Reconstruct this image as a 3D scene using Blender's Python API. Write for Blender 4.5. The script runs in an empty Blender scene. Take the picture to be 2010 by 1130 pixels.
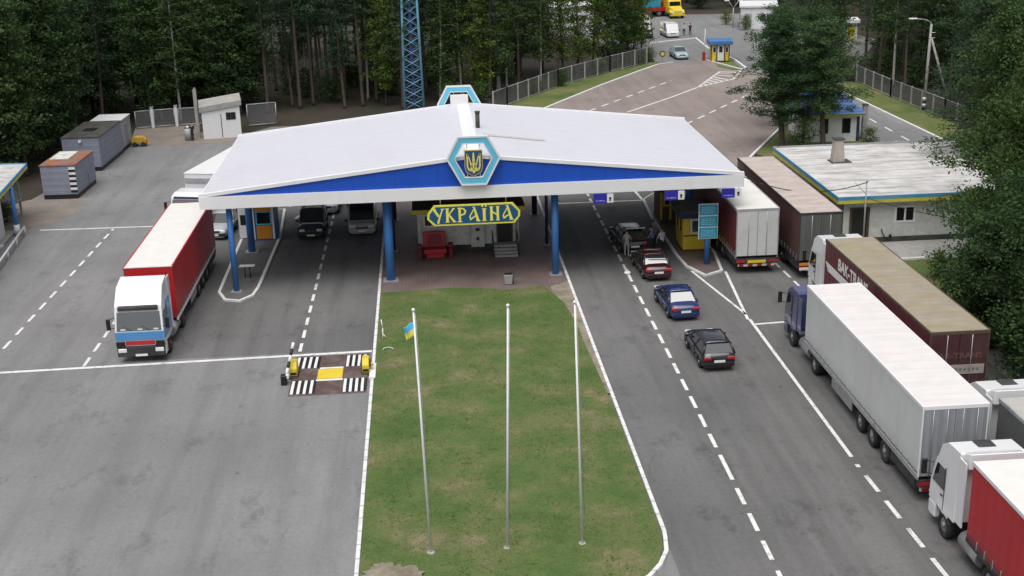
import bpy, bmesh, math, random
from mathutils import Vector, Matrix, noise
R = math.radians
PI = math.pi
SC = bpy.context.scene
COL = SC.collection
rnd = random.Random(7)

# ------------------------------------------------------------------ helpers
class MB:
    """collects geometry for ONE mesh object"""
    def __init__(s):
        s.bm = bmesh.new(); s.mi = 0
    def face(s, vs, smooth=False):
        try:
            f = s.bm.faces.new(vs)
        except ValueError:
            return None
        f.material_index = s.mi; f.smooth = smooth
        return f
    def v(s, p): return s.bm.verts.new(p)
    def poly(s, pts, smooth=False):
        return s.face([s.v(p) for p in pts], smooth)
    def hexa(s, b, t):
        B = [s.v(p) for p in b]; T = [s.v(p) for p in t]; n = len(B)
        s.face(B[::-1]); s.face(T)
        for i in range(n):
            j = (i + 1) % n
            s.face([B[i], B[j], T[j], T[i]])
        return s
    def box(s, x0, x1, y0, y1, z0, z1):
        return s.hexa([(x0, y0, z0), (x1, y0, z0), (x1, y1, z0), (x0, y1, z0)],
                      [(x0, y0, z1), (x1, y0, z1), (x1, y1, z1), (x0, y1, z1)])
    def prism(s, pts, ax, a, b):
        if ax == 'x': f = lambda p, q: (q, p[0], p[1])
        elif ax == 'y': f = lambda p, q: (p[0], q, p[1])
        else: f = lambda p, q: (p[0], p[1], q)
        return s.hexa([f(p, a) for p in pts], [f(p, b) for p in pts])
    def cyl(s, p0, p1, r0, r1=None, n=12, smooth=True, caps=True):
        r1 = r0 if r1 is None else r1
        p0, p1 = Vector(p0), Vector(p1); d = (p1 - p0)
        if d.length < 1e-6: return s
        q = d.to_track_quat('Z', 'Y')
        A, B = [], []
        for i in range(n):
            a = 2 * PI * i / n; u = q @ Vector((math.cos(a), math.sin(a), 0))
            A.append(s.v(p0 + u * r0)); B.append(s.v(p1 + u * r1))
        for i in range(n):
            j = (i + 1) % n
            s.face([A[i], A[j], B[j], B[i]], smooth)
        if caps:
            s.face(A[::-1]); s.face(B)
        return s
    def tube(s, pts, r, n=6):
        for a, b in zip(pts, pts[1:]): s.cyl(a, b, r, r, n)
        return s
    def loft(s, rings, smooth=True, caps=True, closed=True):
        V = [[s.v(p) for p in r] for r in rings]; n = len(V[0])
        for a, b in zip(V, V[1:]):
            for i in range(n if closed else n - 1):
                j = (i + 1) % n
                s.face([a[i], a[j], b[j], b[i]], smooth)
        if caps:
            s.face(V[0][::-1]); s.face(V[-1])
        return s
    def ball(s, c, r, seg=10, rings=6, sz=(1, 1, 1)):
        rr = []
        for k in range(1, rings):
            t = PI * k / rings
            rr.append([(c[0] + r * sz[0] * math.sin(t) * math.cos(2 * PI * i / seg),
                        c[1] + r * sz[1] * math.sin(t) * math.sin(2 * PI * i / seg),
                        c[2] - r * sz[2] * math.cos(t)) for i in range(seg)])
        return s.loft(rr)
    def build(s, name, mats, parent=None, bevel=0, seg=1, loc=None, smooth=False):
        bm = s.bm
        bmesh.ops.recalc_face_normals(bm, faces=bm.faces[:])
        if bevel:
            es = [e for e in bm.edges if len(e.link_faces) == 2 and e.calc_face_angle(0) > 0.5]
            bmesh.ops.bevel(bm, geom=es, offset=bevel, segments=seg, affect='EDGES', profile=0.6, clamp_overlap=True)
        me = bpy.data.meshes.new(name); bm.to_mesh(me); bm.free()
        if smooth:
            for p in me.polygons: p.use_smooth = True
        return link(name, me, mats, parent, loc)

def link(name, me, mats, parent=None, loc=None):
    if mats is not None:
        for m in (mats if isinstance(mats, (list, tuple)) else [mats]): me.materials.append(m)
    o = bpy.data.objects.new(name, me); COL.objects.link(o)
    if parent: o.parent = parent
    if loc: o.location = loc
    return o

def tag(o, label, cat, group=None):
    o['label'] = label; o['category'] = cat
    if group: o['group'] = group
    return o
def struct(o, kind='structure'):
    o['kind'] = kind; return o
def thing(name, label, cat, loc=(0, 0, 0), rz=0.0, group=None):
    o = bpy.data.objects.new(name, None); COL.objects.link(o)
    o.location = loc; o.rotation_euler = (0, 0, rz); o.empty_display_size = 0.3
    return tag(o, label, cat, group)
def copy_tree(o, parent=None):
    c = o.copy(); COL.objects.link(c)
    if parent: c.parent = parent
    for ch in o.children: copy_tree(ch, c)
    return c

# ------------------------------------------------------------------ materials
def ramp(nt, fac, stops):
    r = nt.nodes.new('ShaderNodeValToRGB')
    el = r.color_ramp.elements
    while len(el) < len(stops): el.new(0.5)
    for e, (p, c) in zip(el, stops):
        e.position = p; e.color = (*c, 1) if len(c) == 3 else c
    nt.links.new(fac, r.inputs[0]); return r.outputs[0]
def mixc(nt, fac, a, b, mode='MIX'):
    m = nt.nodes.new('ShaderNodeMix'); m.data_type = 'RGBA'; m.blend_type = mode
    for sock, val in ((m.inputs[0], fac), (m.inputs[6], a), (m.inputs[7], b)):
        if isinstance(val, (int, float)): sock.default_value = val
        elif isinstance(val, tuple): sock.default_value = (*val, 1) if len(val) == 3 else val
        else: nt.links.new(val, sock)
    return m.outputs[2]
def tex(nt, scale, detail=4, rough=0.6, stretch=None, coord='Object'):
    tc = nt.nodes.new('ShaderNodeTexCoord'); n = nt.nodes.new('ShaderNodeTexNoise')
    n.inputs['Scale'].default_value = scale; n.inputs['Detail'].default_value = detail
    n.inputs['Roughness'].default_value = rough
    if stretch:
        mp = nt.nodes.new('ShaderNodeMapping'); mp.inputs['Scale'].default_value = stretch
        nt.links.new(tc.outputs[coord], mp.inputs[0]); nt.links.new(mp.outputs[0], n.inputs[0])
    else: nt.links.new(tc.outputs[coord], n.inputs[0])
    return n.outputs[0]
def remap(nt, x, a, b, c, d):
    m = nt.nodes.new('ShaderNodeMapRange'); nt.links.new(x, m.inputs[0])
    for i, q in enumerate((a, b, c, d)): m.inputs[i + 1].default_value = q
    return m.outputs[0]
def base(name):
    m = bpy.data.materials.new(name); m.use_nodes = True
    return m, m.node_tree, m.node_tree.nodes['Principled BSDF']
def bump(nt, p, h, strength, dist=0.02):
    b = nt.nodes.new('ShaderNodeBump'); b.inputs['Strength'].default_value = strength
    b.inputs['Distance'].default_value = dist
    nt.links.new(h, b.inputs['Height']); nt.links.new(b.outputs[0], p.inputs['Normal'])
def mat(name, col, rough=0.6, metal=0.0, var=0.12, scale=1.5, dirt=None, dscale=0.8, dlo=0.5, dhi=0.75,
        stretch=None, bmp=0.0, bscale=20, coat=0.0, spec=None, damt=1.0):
    m, nt, p = base(name)
    n = tex(nt, scale)
    lo = tuple(c * (1 - var) for c in col); hi = tuple(min(1, c * (1 + var)) for c in col)
    c = mixc(nt, remap(nt, n, 0.3, 0.7, 0, 1), lo, hi)
    if dirt:
        d = tex(nt, dscale, 8, 0.7, stretch)
        c = mixc(nt, remap(nt, d, dlo, dhi, 0, damt), c, dirt)
    nt.links.new(c, p.inputs['Base Color'])
    p.inputs['Roughness'].default_value = rough; p.inputs['Metallic'].default_value = metal
    if coat: p.inputs['Coat Weight'].default_value = coat; p.inputs['Coat Roughness'].default_value = 0.08
    if spec is not None: p.inputs['Specular IOR Level'].default_value = spec
    if bmp: bump(nt, p, tex(nt, bscale, 6), bmp)
    return m
def island_mat(name, cols, rough=0.7, trans=0.0, spec=0.25):
    """foliage: every leaf face gets its own tone, every tree a shift"""
    m, nt, p = base(name)
    g = nt.nodes.new('ShaderNodeNewGeometry'); oi = nt.nodes.new('ShaderNodeObjectInfo')
    c = ramp(nt, g.outputs['Random Per Island'], [(i / (len(cols) - 1), q) for i, q in enumerate(cols)])
    hs = nt.nodes.new('ShaderNodeHueSaturation')
    nt.links.new(remap(nt, oi.outputs['Random'], 0, 1, 0.485, 0.515), hs.inputs['Hue'])
    nt.links.new(remap(nt, oi.outputs['Random'], 0, 1, 1.2, 0.75), hs.inputs['Value'])
    nt.links.new(c, hs.inputs['Color']); nt.links.new(hs.outputs[0], p.inputs['Base Color'])
    p.inputs['Roughness'].default_value = rough; p.inputs['Specular IOR Level'].default_value = spec
    if trans:
        t = nt.nodes.new('ShaderNodeBsdfTranslucent'); nt.links.new(hs.outputs[0], t.inputs[0])
        mx = nt.nodes.new('ShaderNodeMixShader'); mx.inputs[0].default_value = trans
        out = nt.nodes['Material Output']
        nt.links.new(p.outputs[0], mx.inputs[1]); nt.links.new(t.outputs[0], mx.inputs[2]); nt.links.new(mx.outputs[0], out.inputs[0])
    return m

def srgb(r, g, b):
    f = lambda c: (c / 255 / 12.92) if c <= 10 else ((c / 255 + 0.055) / 1.055) ** 2.4
    return (f(r), f(g), f(b))

M = {}
# paints and plain surfaces
M['white_paint'] = mat('white_paint', (.74, .74, .75), .4, var=.03, dirt=(.5, .5, .48), dlo=.55, dhi=.9, damt=.5)
M['cab_white'] = mat('cab_white', (.74, .74, .75), .25, var=.02, coat=.4, dirt=(.55, .54, .5), dlo=.6, dhi=.9, damt=.35)
M['road_white'] = mat('road_white', (.70, .70, .68), .7, var=.08, scale=6, dirt=(.22, .22, .22), dscale=2.5, dlo=.52, dhi=.68, damt=.8)
M['kerb_white'] = mat('kerb_white', (.72, .72, .72), .7, var=.08, scale=3, dirt=(.3, .29, .27), dscale=2.5, dlo=.56, dhi=.75, damt=.7)
M['column_blue'] = mat('column_blue', (.040, .165, .46), .45, var=.1, dirt=(.05, .16, .36), dlo=.5, dhi=.8)
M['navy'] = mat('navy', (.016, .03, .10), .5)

M['light_blue'] = mat('light_blue', (.13, .52, .72), .4, var=.05)
M['sign_blue'] = mat('sign_blue', (.012, .080, .19), .5, var=.15)
M['sign_yellow'] = mat('sign_yellow', (.70, .66, .08), .5, var=.08)
M['lane_blue'] = mat('lane_blue', (.025, .025, .32), .4)
M['teal'] = mat('teal', (.03, .30, .42), .4, var=.12, scale=5)
M['yellow'] = mat('yellow', (.68, .50, .035), .5, var=.08, dirt=(.3, .22, .05), dlo=.6, dhi=.85, damt=.6)
M['fascia_yellow'] = mat('fascia_yellow', (.62, .55, .06), .55, var=.1, dirt=(.35, .33, .12), dlo=.5, dhi=.8)
M['fascia_blue'] = mat('fascia_blue', (.08, .30, .52), .55, var=.12, dirt=(.2, .35, .45), dlo=.5, dhi=.8)
M['orange'] = mat('orange', (.62, .26, .02), .5, var=.1)
M['red'] = mat('red', (.42, .02, .025), .45, var=.12)
M['black'] = mat('black', (.012, .012, .013), .45)
M['rubber'] = mat('rubber', (.018, .018, .018), .8, var=.3, scale=6, dirt=(.06, .055, .05), dlo=.5, dhi=.8)
M['rim'] = mat('rim', (.38, .38, .38), .45, .3, dirt=(.12, .11, .10), dscale=3, dlo=.4, dhi=.7)
M['rim_red'] = mat('rim_red', (.28, .03, .03), .45, dirt=(.12, .08, .08), dscale=3)
M['chassis'] = mat('chassis', (.03, .03, .032), .7, dirt=(.09, .085, .08), dlo=.45, dhi=.8)
M['glass'] = mat('glass', (.010, .013, .015), .03, var=.2, spec=1.0, coat=.6)
M['glass'].node_tree.nodes['Principled BSDF'].inputs['IOR'].default_value = 1.9
M['win_dark'] = mat('win_dark', (.012, .013, .016), .12, spec=.5)
M['headlight'] = mat('headlight', (.75, .77, .78), .12, spec=.8)
M['tail_light'] = mat('tail_light', (.40, .02, .02), .2)
M['plate'] = mat('plate', (.78, .78, .76), .4, var=.05, scale=12)
M['steel'] = mat('steel', (.42, .42, .43), .4, .6)
M['galv'] = mat('galv', (.36, .37, .38), .55, .2, dirt=(.2, .19, .18), dlo=.5, dhi=.85)
M['concrete'] = mat('concrete', (.34, .33, .31), .85, var=.18, scale=2.5, bmp=.3)
M['plaster'] = mat('plaster', (.56, .57, .54), .9, var=.1, scale=4, dirt=(.32, .31, .28), dscale=1.2, dlo=.5, dhi=.85, bmp=.6, bscale=12)
M['plaster_grey'] = mat('plaster_grey', (.60, .60, .57), .9, var=.15, scale=5, dirt=(.25, .25, .23), dscale=1.5, bmp=.6, bscale=14)
M['brown'] = mat('brown', (.09, .06, .04), .7, var=.2)
M['skin'] = mat('skin', (.48, .29, .21), .6, var=.05)
M['hair'] = mat('hair', (.03, .022, .015), .8)
M['bark_pine'] = mat('bark_pine', (.088, .068, .053), .9, var=.3, scale=3, dirt=(.05, .04, .035), dscale=4, bmp=.5)
M['bark_dark'] = mat('bark_dark', (.05, .042, .035), .9, var=.3, scale=3, bmp=.5)
M['bark_birch'] = mat('bark_birch', (.42, .41, .37), .8, var=.15, dirt=(.03, .03, .03), dscale=3, dlo=.55, dhi=.62, stretch=(1, 1, 4))
M['leaf_pine'] = island_mat('leaf_pine', [(.026, .056, .026), (.040, .084, .038), (.056, .108, .046)], trans=.15)
M['leaf_pine_green'] = island_mat('leaf_pine_green', [(.032, .068, .026), (.048, .098, .036), (.070, .130, .046)], trans=.2)
M['leaf_dark'] = island_mat('leaf_dark', [(.030, .062, .020), (.046, .092, .028), (.066, .120, .036)], trans=.25)
M['leaf_mid'] = island_mat('leaf_mid', [(.042, .084, .020), (.064, .120, .030), (.098, .158, .040)], trans=.3)
M['leaf_light'] = island_mat('leaf_light', [(.042, .078, .015), (.080, .135, .024), (.130, .190, .040)], trans=.3)
M['grass_blade'] = island_mat('grass_blade', [(.080, .130, .026), (.120, .165, .036), (.20, .20, .08)], .8, .35)

def tri_ground(name, stops, scale, scale2=None, rough=.9, bmp=.4, bs=8, det=6):
    m, nt, p = base(name)
    c = ramp(nt, tex(nt, scale, det, .65), stops)
    if scale2:
        n2 = tex(nt, scale2, 8, .7)
        c = mixc(nt, .55, c, ramp(nt, n2, [(.3, (.62,) * 3), (.7, (1.35,) * 3)]), 'MULTIPLY')
    nt.links.new(c, p.inputs['Base Color']); p.inputs['Roughness'].default_value = rough
    bump(nt, p, tex(nt, bs, 8, .7), bmp, .03)
    return m
M['forest_floor'] = tri_ground('forest_floor', [(.3, (.020, .021, .010)), (.5, (.034, .028, .018)), (.7, (.050, .038, .026))], .15, 3)
M['lawn'] = tri_ground('lawn', [(.34, (.050, .098, .018)), (.47, (.076, .118, .026)), (.58, (.112, .128, .044)), (.68, (.195, .165, .092))], .38, 7)
M['verge'] = tri_ground('verge', [(.35, (.06, .10, .02)), (.52, (.11, .135, .035)), (.68, (.19, .155, .075))], .3, 4)
M['sand'] = tri_ground('sand', [(.3, (.135, .125, .075)), (.48, (.21, .18, .135)), (.7, (.33, .28, .225))], .9, 6)

def asphalt(name, a, b, stain, sc=.09, streak=.5):
    m, nt, p = base(name)
    c = mixc(nt, remap(nt, tex(nt, sc, 5, .6), .35, .65, 0, 1), a, b)
    # worn wheel tracks along the lanes, oil spots, fine aggregate
    st = tex(nt, 1.0, 5, .65, (.75, .03, 1))
    c = mixc(nt, remap(nt, st, .46, .66, 0, streak), c, stain)
    sp = tex(nt, .5, 9, .78, (1, .6, 1))
    c = mixc(nt, remap(nt, sp, .54, .68, 0, .6), c, tuple(q * .7 for q in stain))
    sp2 = tex(nt, 1.7, 3, .5)
    c = mixc(nt, remap(nt, sp2, .70, .76, 0, .6), c, tuple(q * .45 for q in stain))
    lt = tex(nt, .22, 7, .7, (1.2, .25, 1))
    c = mixc(nt, remap(nt, lt, .56, .75, 0, .4), c, tuple(min(1, q * 1.45) for q in b))
    fine = tex(nt, 28, 3, .7)
    c = mixc(nt, .6, c, ramp(nt, fine, [(.3, (.72,) * 3), (.7, (1.25,) * 3)]), 'MULTIPLY')
    mid = tex(nt, 5, 6, .75)
    c = mixc(nt, .55, c, ramp(nt, mid, [(.3, (.74,) * 3), (.5, (1.0,) * 3), (.72, (1.2,) * 3)]), 'MULTIPLY')
    # cracks and sealed joints
    tc = nt.nodes.new('ShaderNodeTexCoord'); vo = nt.nodes.new('ShaderNodeTexVoronoi')
    vo.feature = 'DISTANCE_TO_EDGE'; vo.inputs['Scale'].default_value = .085
    ad = nt.nodes.new('ShaderNodeVectorMath'); ad.operation = 'ADD'
    sn = nt.nodes.new('ShaderNodeTexNoise'); sn.inputs['Scale'].default_value = .5; sn.inputs['Detail'].default_value = 6
    nt.links.new(tc.outputs['Object'], sn.inputs[0])
    sm = nt.nodes.new('ShaderNodeVectorMath'); sm.operation = 'SCALE'; sm.inputs['Scale'].default_value = 3.0
    nt.links.new(sn.outputs['Color'], sm.inputs[0]); nt.links.new(tc.outputs['Object'], ad.inputs[0]); nt.links.new(sm.outputs[0], ad.inputs[1])
    nt.links.new(ad.outputs[0], vo.inputs['Vector'])
    ck = mixc(nt, remap(nt, tex(nt, .12, 3), .54, .62, 0, .4), (0, 0, 0), (1, 1, 1))
    ml = nt.nodes.new('ShaderNodeMath'); ml.operation = 'MULTIPLY'
    nt.links.new(remap(nt, vo.outputs['Distance'], .0, .006, 1, 0), ml.inputs[0]); nt.links.new(ck, ml.inputs[1])
    c = mixc(nt, ml.outputs[0], c, tuple(q * .4 for q in stain))
    nt.links.new(c, p.inputs['Base Color'])
    p.inputs['Roughness'].default_value = .82; p.inputs['Specular IOR Level'].default_value = .35
    bump(nt, p, fine, .25, .01)
    return m
M['asphalt'] = asphalt('asphalt', (.180, .180, .183), (.232, .231, .231), (.125, .124, .124), streak=.4)
M['asphalt_dark'] = asphalt('asphalt_dark', (.122, .121, .120), (.162, .160, .158), (.068, .067, .066), streak=.42)
M['asphalt_worn'] = asphalt('asphalt_worn', (.155, .155, .157), (.20, .199, .199), (.12, .119, .119))
M['asphalt_red'] = asphalt('asphalt_red', (.225, .188, .172), (.285, .238, .220), (.165, .145, .135))

def bricks(name, c1, c2, mortar, sc):
    m, nt, p = base(name)
    tc = nt.nodes.new('ShaderNodeTexCoord'); b = nt.nodes.new('ShaderNodeTexBrick')
    mp = nt.nodes.new('ShaderNodeMapping'); mp.inputs['Rotation'].default_value = (0, 0, R(45))
    nt.links.new(tc.outputs['Object'], mp.inputs[0]); nt.links.new(mp.outputs[0], b.inputs[0])
    b.inputs['Color1'].default_value = (*c1, 1); b.inputs['Color2'].default_value = (*c2, 1); b.inputs['Mortar'].default_value = (*mortar, 1)
    b.inputs['Scale'].default_value = sc; b.inputs['Mortar Size'].default_value = .03
    c = mixc(nt, .6, b.outputs['Color'], ramp(nt, tex(nt, .6, 6), [(.3, (.6,) * 3), (.7, (1.3,) * 3)]), 'MULTIPLY')
    nt.links.new(c, p.inputs['Base Color']); p.inputs['Roughness'].default_value = .55
    bump(nt, p, b.outputs['Fac'], -.4, .01)
    return m
M['paving'] = bricks('paving', (.22, .125, .11), (.17, .15, .145), (.10, .09, .085), 1.6)

def ribbed(name, col, axis, period, depth=.3, rough=.5, var=.06, dirt=None, dlo=.5, dhi=.8, dsc=.5, stretch=None, line=.82, damt=.7):
    """sheet with ribs across one object axis: tarpaulin roofs, corrugated sheets, doors"""
    m, nt, p = base(name)
    tc = nt.nodes.new('ShaderNodeTexCoord'); sx = nt.nodes.new('ShaderNodeSeparateXYZ')
    nt.links.new(tc.outputs['Object'], sx.inputs[0])
    k = nt.nodes.new('ShaderNodeMath'); k.operation = 'MULTIPLY'; k.inputs[1].default_value = 2 * PI / period
    nt.links.new(sx.outputs[axis], k.inputs[0])
    s = nt.nodes.new('ShaderNodeMath'); s.operation = 'SINE'; nt.links.new(k.outputs[0], s.inputs[0])
    n = tex(nt, 1.2, 5)
    c = mixc(nt, remap(nt, n, .3, .7, 0, 1), tuple(q * (1 - var) for q in col), tuple(min(1, q * (1 + var)) for q in col))
    seam = remap(nt, s.outputs[0], .9, 1.0, 0, 1)
    c = mixc(nt, seam, c, tuple(q * line for q in col))
    if dirt:
        c = mixc(nt, remap(nt, tex(nt, dsc, 9, .72, stretch), dlo, dhi, 0, damt), c, dirt)
    nt.links.new(c, p.inputs['Base Color']); p.inputs['Roughness'].default_value = rough
    bump(nt, p, s.outputs[0], depth, .03)
    return m
M['gable_blue'] = ribbed('gable_blue', (.010, .080, .50), 0, 1.22, .03, .38, .05, line=.9)
M['yard_soil'] = tri_ground('yard_soil', [(.3, (.155, .135, .12)), (.7, (.26, .225, .195))], .5, 5)
M['canopy_roof'] = ribbed('canopy_roof', (.60, .60, .655), 1, .9, .06, .45, .03, (.47, .46, .48), .5, .85, .15, (1, .4, 1), .90, .55)
M['canopy_white'] = mat('canopy_white', (.78, .78, .79), .45, var=.025, dirt=(.6, .6, .58), dscale=.6, dlo=.55, dhi=.85, damt=.5)
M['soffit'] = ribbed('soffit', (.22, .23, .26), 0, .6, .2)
M['bitumen'] = mat('bitumen', (.56, .55, .54), .8, var=.16, scale=.7, dirt=(.25, .235, .22), dscale=.8, dlo=.46, dhi=.66, stretch=(.5, 2.2, 1), damt=.85, bmp=.3)
M['container'] = ribbed('container', (.23, .25, .31), 2, .5, .15, .6, .1, (.14, .13, .13), .55, .8, 1.0)
M['container_rust'] = mat('container_rust', (.30, .10, .045), .85, var=.3, scale=1.5, dirt=(.16, .15, .15), dscale=1.2, dlo=.45, dhi=.6)
M['dark_roof'] = mat('dark_roof', (.05, .05, .045), .8, var=.3, dirt=(.09, .085, .07), dlo=.45, dhi=.7)
M['tile_blue'] = ribbed('tile_blue', (.05, .14, .38), 1, .35, .5, .4, .15)

def mesh_fence(name):
    m, nt, p = base(name)
    p.inputs['Base Color'].default_value = (.16, .165, .17, 1); p.inputs['Roughness'].default_value = .6
    tc = nt.nodes.new('ShaderNodeTexCoord'); mp = nt.nodes.new('ShaderNodeMapping')
    mp.inputs['Rotation'].default_value = (0, R(45), 0); mp.inputs['Scale'].default_value = (9, 9, 9)
    nt.links.new(tc.outputs['Object'], mp.inputs[0])
    ch = nt.nodes.new('ShaderNodeTexChecker'); ch.inputs['Scale'].default_value = 1.0
    nt.links.new(mp.outputs[0], ch.inputs[0])
    tr = nt.nodes.new('ShaderNodeBsdfTransparent'); mx = nt.nodes.new('ShaderNodeMixShader')
    nt.links.new(remap(nt, ch.outputs['Fac'], 0, 1, .12, .55), mx.inputs[0])
    nt.links.new(p.outputs[0], mx.inputs[2]); nt.links.new(tr.outputs[0], mx.inputs[1])
    nt.links.new(mx.outputs[0], nt.nodes['Material Output'].inputs[0])
    return m
M['kerb_stone'] = ribbed('kerb_stone', (.70, .70, .70), 1, 1.0, .0, .7, .10, (.33, .31, .29), .50, .72, 1.6, None, .62, .7)
M['fence_mesh'] = mesh_fence('fence_mesh')

# ------------------------------------------------------------------ text
def text(body, size, m, parent, name, loc, rot, depth=.01, shear=0, sx=1.0, bold=.0, align='CENTER'):
    cu = bpy.data.curves.new(name, 'FONT'); cu.body = body; cu.size = size; cu.extrude = depth
    cu.align_x = align; cu.align_y = 'CENTER'; cu.shear = shear; cu.offset = bold
    t = bpy.data.objects.new('tmp', cu); COL.objects.link(t)
    dg = bpy.context.evaluated_depsgraph_get()
    me = bpy.data.meshes.new_from_object(t.evaluated_get(dg))
    bpy.data.objects.remove(t); bpy.data.curves.remove(cu)
    me.name = name; me.materials.clear()
    o = link(name, me, m, parent)
    o.location = loc; o.rotation_euler = rot; o.scale = (sx, 1, 1)
    return o

def strip(mb, pts, w, z, dash=None, off=0.0):
    """painted line along a polyline, optionally dashed (dash, gap)"""
    for (x0, y0), (x1, y1) in zip(pts, pts[1:]):
        d = Vector((x1 - x0, y1 - y0)); L = d.length; d.normalize(); n = Vector((-d.y, d.x)) * (w / 2)
        segs = []
        if dash:
            t = off
            while t < L:
                segs.append((t, min(t + dash[0], L))); t += dash[0] + dash[1]
        else: segs = [(0, L)]
        for a, b in segs:
            p, q = Vector((x0, y0)) + d * a, Vector((x0, y0)) + d * b
            mb.poly([(p.x - n.x, p.y - n.y, z), (q.x - n.x, q.y - n.y, z), (q.x + n.x, q.y + n.y, z), (p.x + n.x, p.y + n.y, z)])
def offset_line(pts, d):
    out = []
    for i, p in enumerate(pts):
        a = Vector(pts[max(0, i - 1)]); b = Vector(pts[min(len(pts) - 1, i + 1)])
        t = (b - a).normalized(); out.append((p[0] - t.y * d, p[1] + t.x * d))
    return out
def kerb_run(mb, pts, w=.16, h=.13, z0=-.05):
    A, B = offset_line(pts, w / 2), offset_line(pts, -w / 2)
    rings = [[(a[0], a[1], z0), (a[0], a[1], h), (b[0], b[1], h), (b[0], b[1], z0)] for a, b in zip(A, B)]
    mb.loft(rings, smooth=False)
# ------------------------------------------------------------------ ground, roads, kerbs, markings
def sheet(name, pts, z, m, kind='structure'):
    mb = MB(); mb.poly([(x, y, z) for x, y in pts]); o = mb.build(name, m)
    for p in o.data.polygons:
        if p.normal.z < 0: o.data.flip_normals(); break
    return struct(o, kind)
sheet('ground', [(-500, -60), (500, -60), (500, 700), (-500, 700)], -.03, M['forest_floor'])
sheet('yard_asphalt', [(-60, 5), (30, 5), (30, 72), (26.0, 76), (26.0, 103.1), (27.55, 103.1), (27.2, 104), (18.0, 131), (13.6, 130.2), (9.5, 124.2), (-15, 123.8),
                       (-17, 121), (-22, 121), (-22.5, 127.5), (-28.4, 126), (-27.2, 117.5), (-30.8, 97.2), (-33, 92), (-60, 90)], 0, M['asphalt'])
# darker traffic lanes that run under the canopy
sheet('traffic_lane', [(8.1, 8), (26.9, 8), (26.9, 74), (25.9, 76), (25.9, 97), (8.1, 97)], .004, M['asphalt_dark'])
sheet('traffic_lane', [(-14.5, 61.5), (-3.25, 61.5), (-3.25, 96), (-14.5, 96)], .004, M['asphalt_dark'])
# reddish road leading away to the far gate
sheet('far_road', [(8.3, 97.2), (26.2, 97.2), (27.6, 103.3), (31.7, 111.3), (38.2, 124), (43.0, 136), (37.7, 148.2), (35.3, 157), (29.0, 154.2), (25.4, 149.3), (19.9, 140.8), (13.6, 130.1), (9.5, 123.0), (8.3, 118)], .008, M['asphalt_red'])
sheet('far_yard', [(28.7, 153.6), (37.5, 149.5), (44.2, 134), (44.4, 133), (62, 170), (56, 206), (38, 208), (22, 203), (20, 186), (30, 168)], .004, M['asphalt'])
sheet('side_road', [(38.6, 100), (44.75, 100), (44.75, 104.5), (44.2, 132.9), (43.2, 135.7), (38.3, 124), (38.4, 110)], .006, M['asphalt'])
sheet('yard_soil', [(-29.2, 85), (-26.2, 92.5), (-27.0, 101), (-31.2, 97.2), (-33.5, 92)], .006, M['yard_soil'])
sheet('yard_soil', [(-27.5, 118), (-22, 116), (-14, 118.5), (-16.5, 121.4), (-22, 122.5), (-22.4, 127.6), (-28.6, 126.2)], .006, M['yard_soil'])
# grass verges
sheet('grass_verge', [(8.0, 122), (13.45, 130.1), (19.8, 140.85), (25.3, 149.3), (28.7, 154.3), (29.6, 157.3), (28.4, 157), (22.2, 150.6), (15.0, 141.6), (8.5, 131), (3, 125)], .012, M['verge'])
sheet('grass_verge', [(44.35, 132.8), (44.95, 104.6), (45.3, 96), (50.3, 96), (49.3, 116), (48.3, 136), (45.5, 139)], .012, M['verge'])
sheet('grass_verge', [(27.75, 103.2), (31.8, 111.2), (38.3, 124), (38.5, 110), (38.4, 99), (30, 98)], .012, M['verge'])
sheet('grass_verge', [(28.2, 72.2), (33.4, 72.6), (40, 72), (38, 58), (28.2, 55)], .012, M['lawn'])
sheet('grass_verge', [(36.2, 156.4), (38.6, 156.2), (38.0, 148.6), (37.0, 147.9), (35.6, 151)], .014, M['verge'])
sheet('service_yard', [(25.95, 72.0), (40, 72.4), (40, 76.3), (25.95, 76.3)], .009, M['concrete'])

# the median: brick paving under the canopy, lawn in front of it
K = .105
sheet('brick_paving', [(-3.15, 60), (8.05, 60), (8.05, 97), (-3.15, 97)], K - .006, M['paving'])
lawn_edge = [(-3.06, 70.4), (-1.8, 70.55), (.9, 70.78), (2.6, 70.5), (4.45, 69.9), (5.2, 70.2), (6.31, 70.5), (6.75, 69.6), (7.02, 68.6), (7.35, 67.2), (7.5, 65.6), (7.62, 63.8), (7.7, 60)]
sheet('sandy_edge', [(6.9, 70.2), (8.02, 71.0), (8.02, 54), (7.4, 54)], K - .003, M['sand'])
mb = MB()
nx, ny = 34, 110
tip = [(8.0, 41), (7.82, 39.8), (7.45, 38.7), (6.6, 37.6), (4.6, 36.6), (0, 36), (-3.06, 36)]
def lawn_x(y):   # right border of the lawn
    for (x0, y0), (x1, y1) in zip(lawn_edge[7:], lawn_edge[8:]):
        if y1 <= y <= y0: return x0 + (x1 - x0) * (y0 - y) / (y0 - y1)
    if y > 69.6: return 6.75
    if y < 60 and y > 52: return 7.7 + .27 * (60 - y) / 8
    if y < 41:
        for (x0, y0), (x1, y1) in zip(tip, tip[1:]):
            if y1 <= y <= y0 and y0 != y1: return x0 + (x1 - x0) * (y0 - y) / (y0 - y1)
    return 7.97
def lawn_top(x):
    e = lawn_edge[:8]
    for (x0, y0), (x1, y1) in zip(e, e[1:]):
        if x0 <= x <= x1: return y0 + (y1 - y0) * (x - x0) / (x1 - x0)
    return 69.5
def lawn_z(x, y): return K + .03 + .05 * noise.noise((x * .5, y * .5, 0)) + .04 * noise.noise((x * 1.7, y * 1.7, 3))
rows = []
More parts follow.
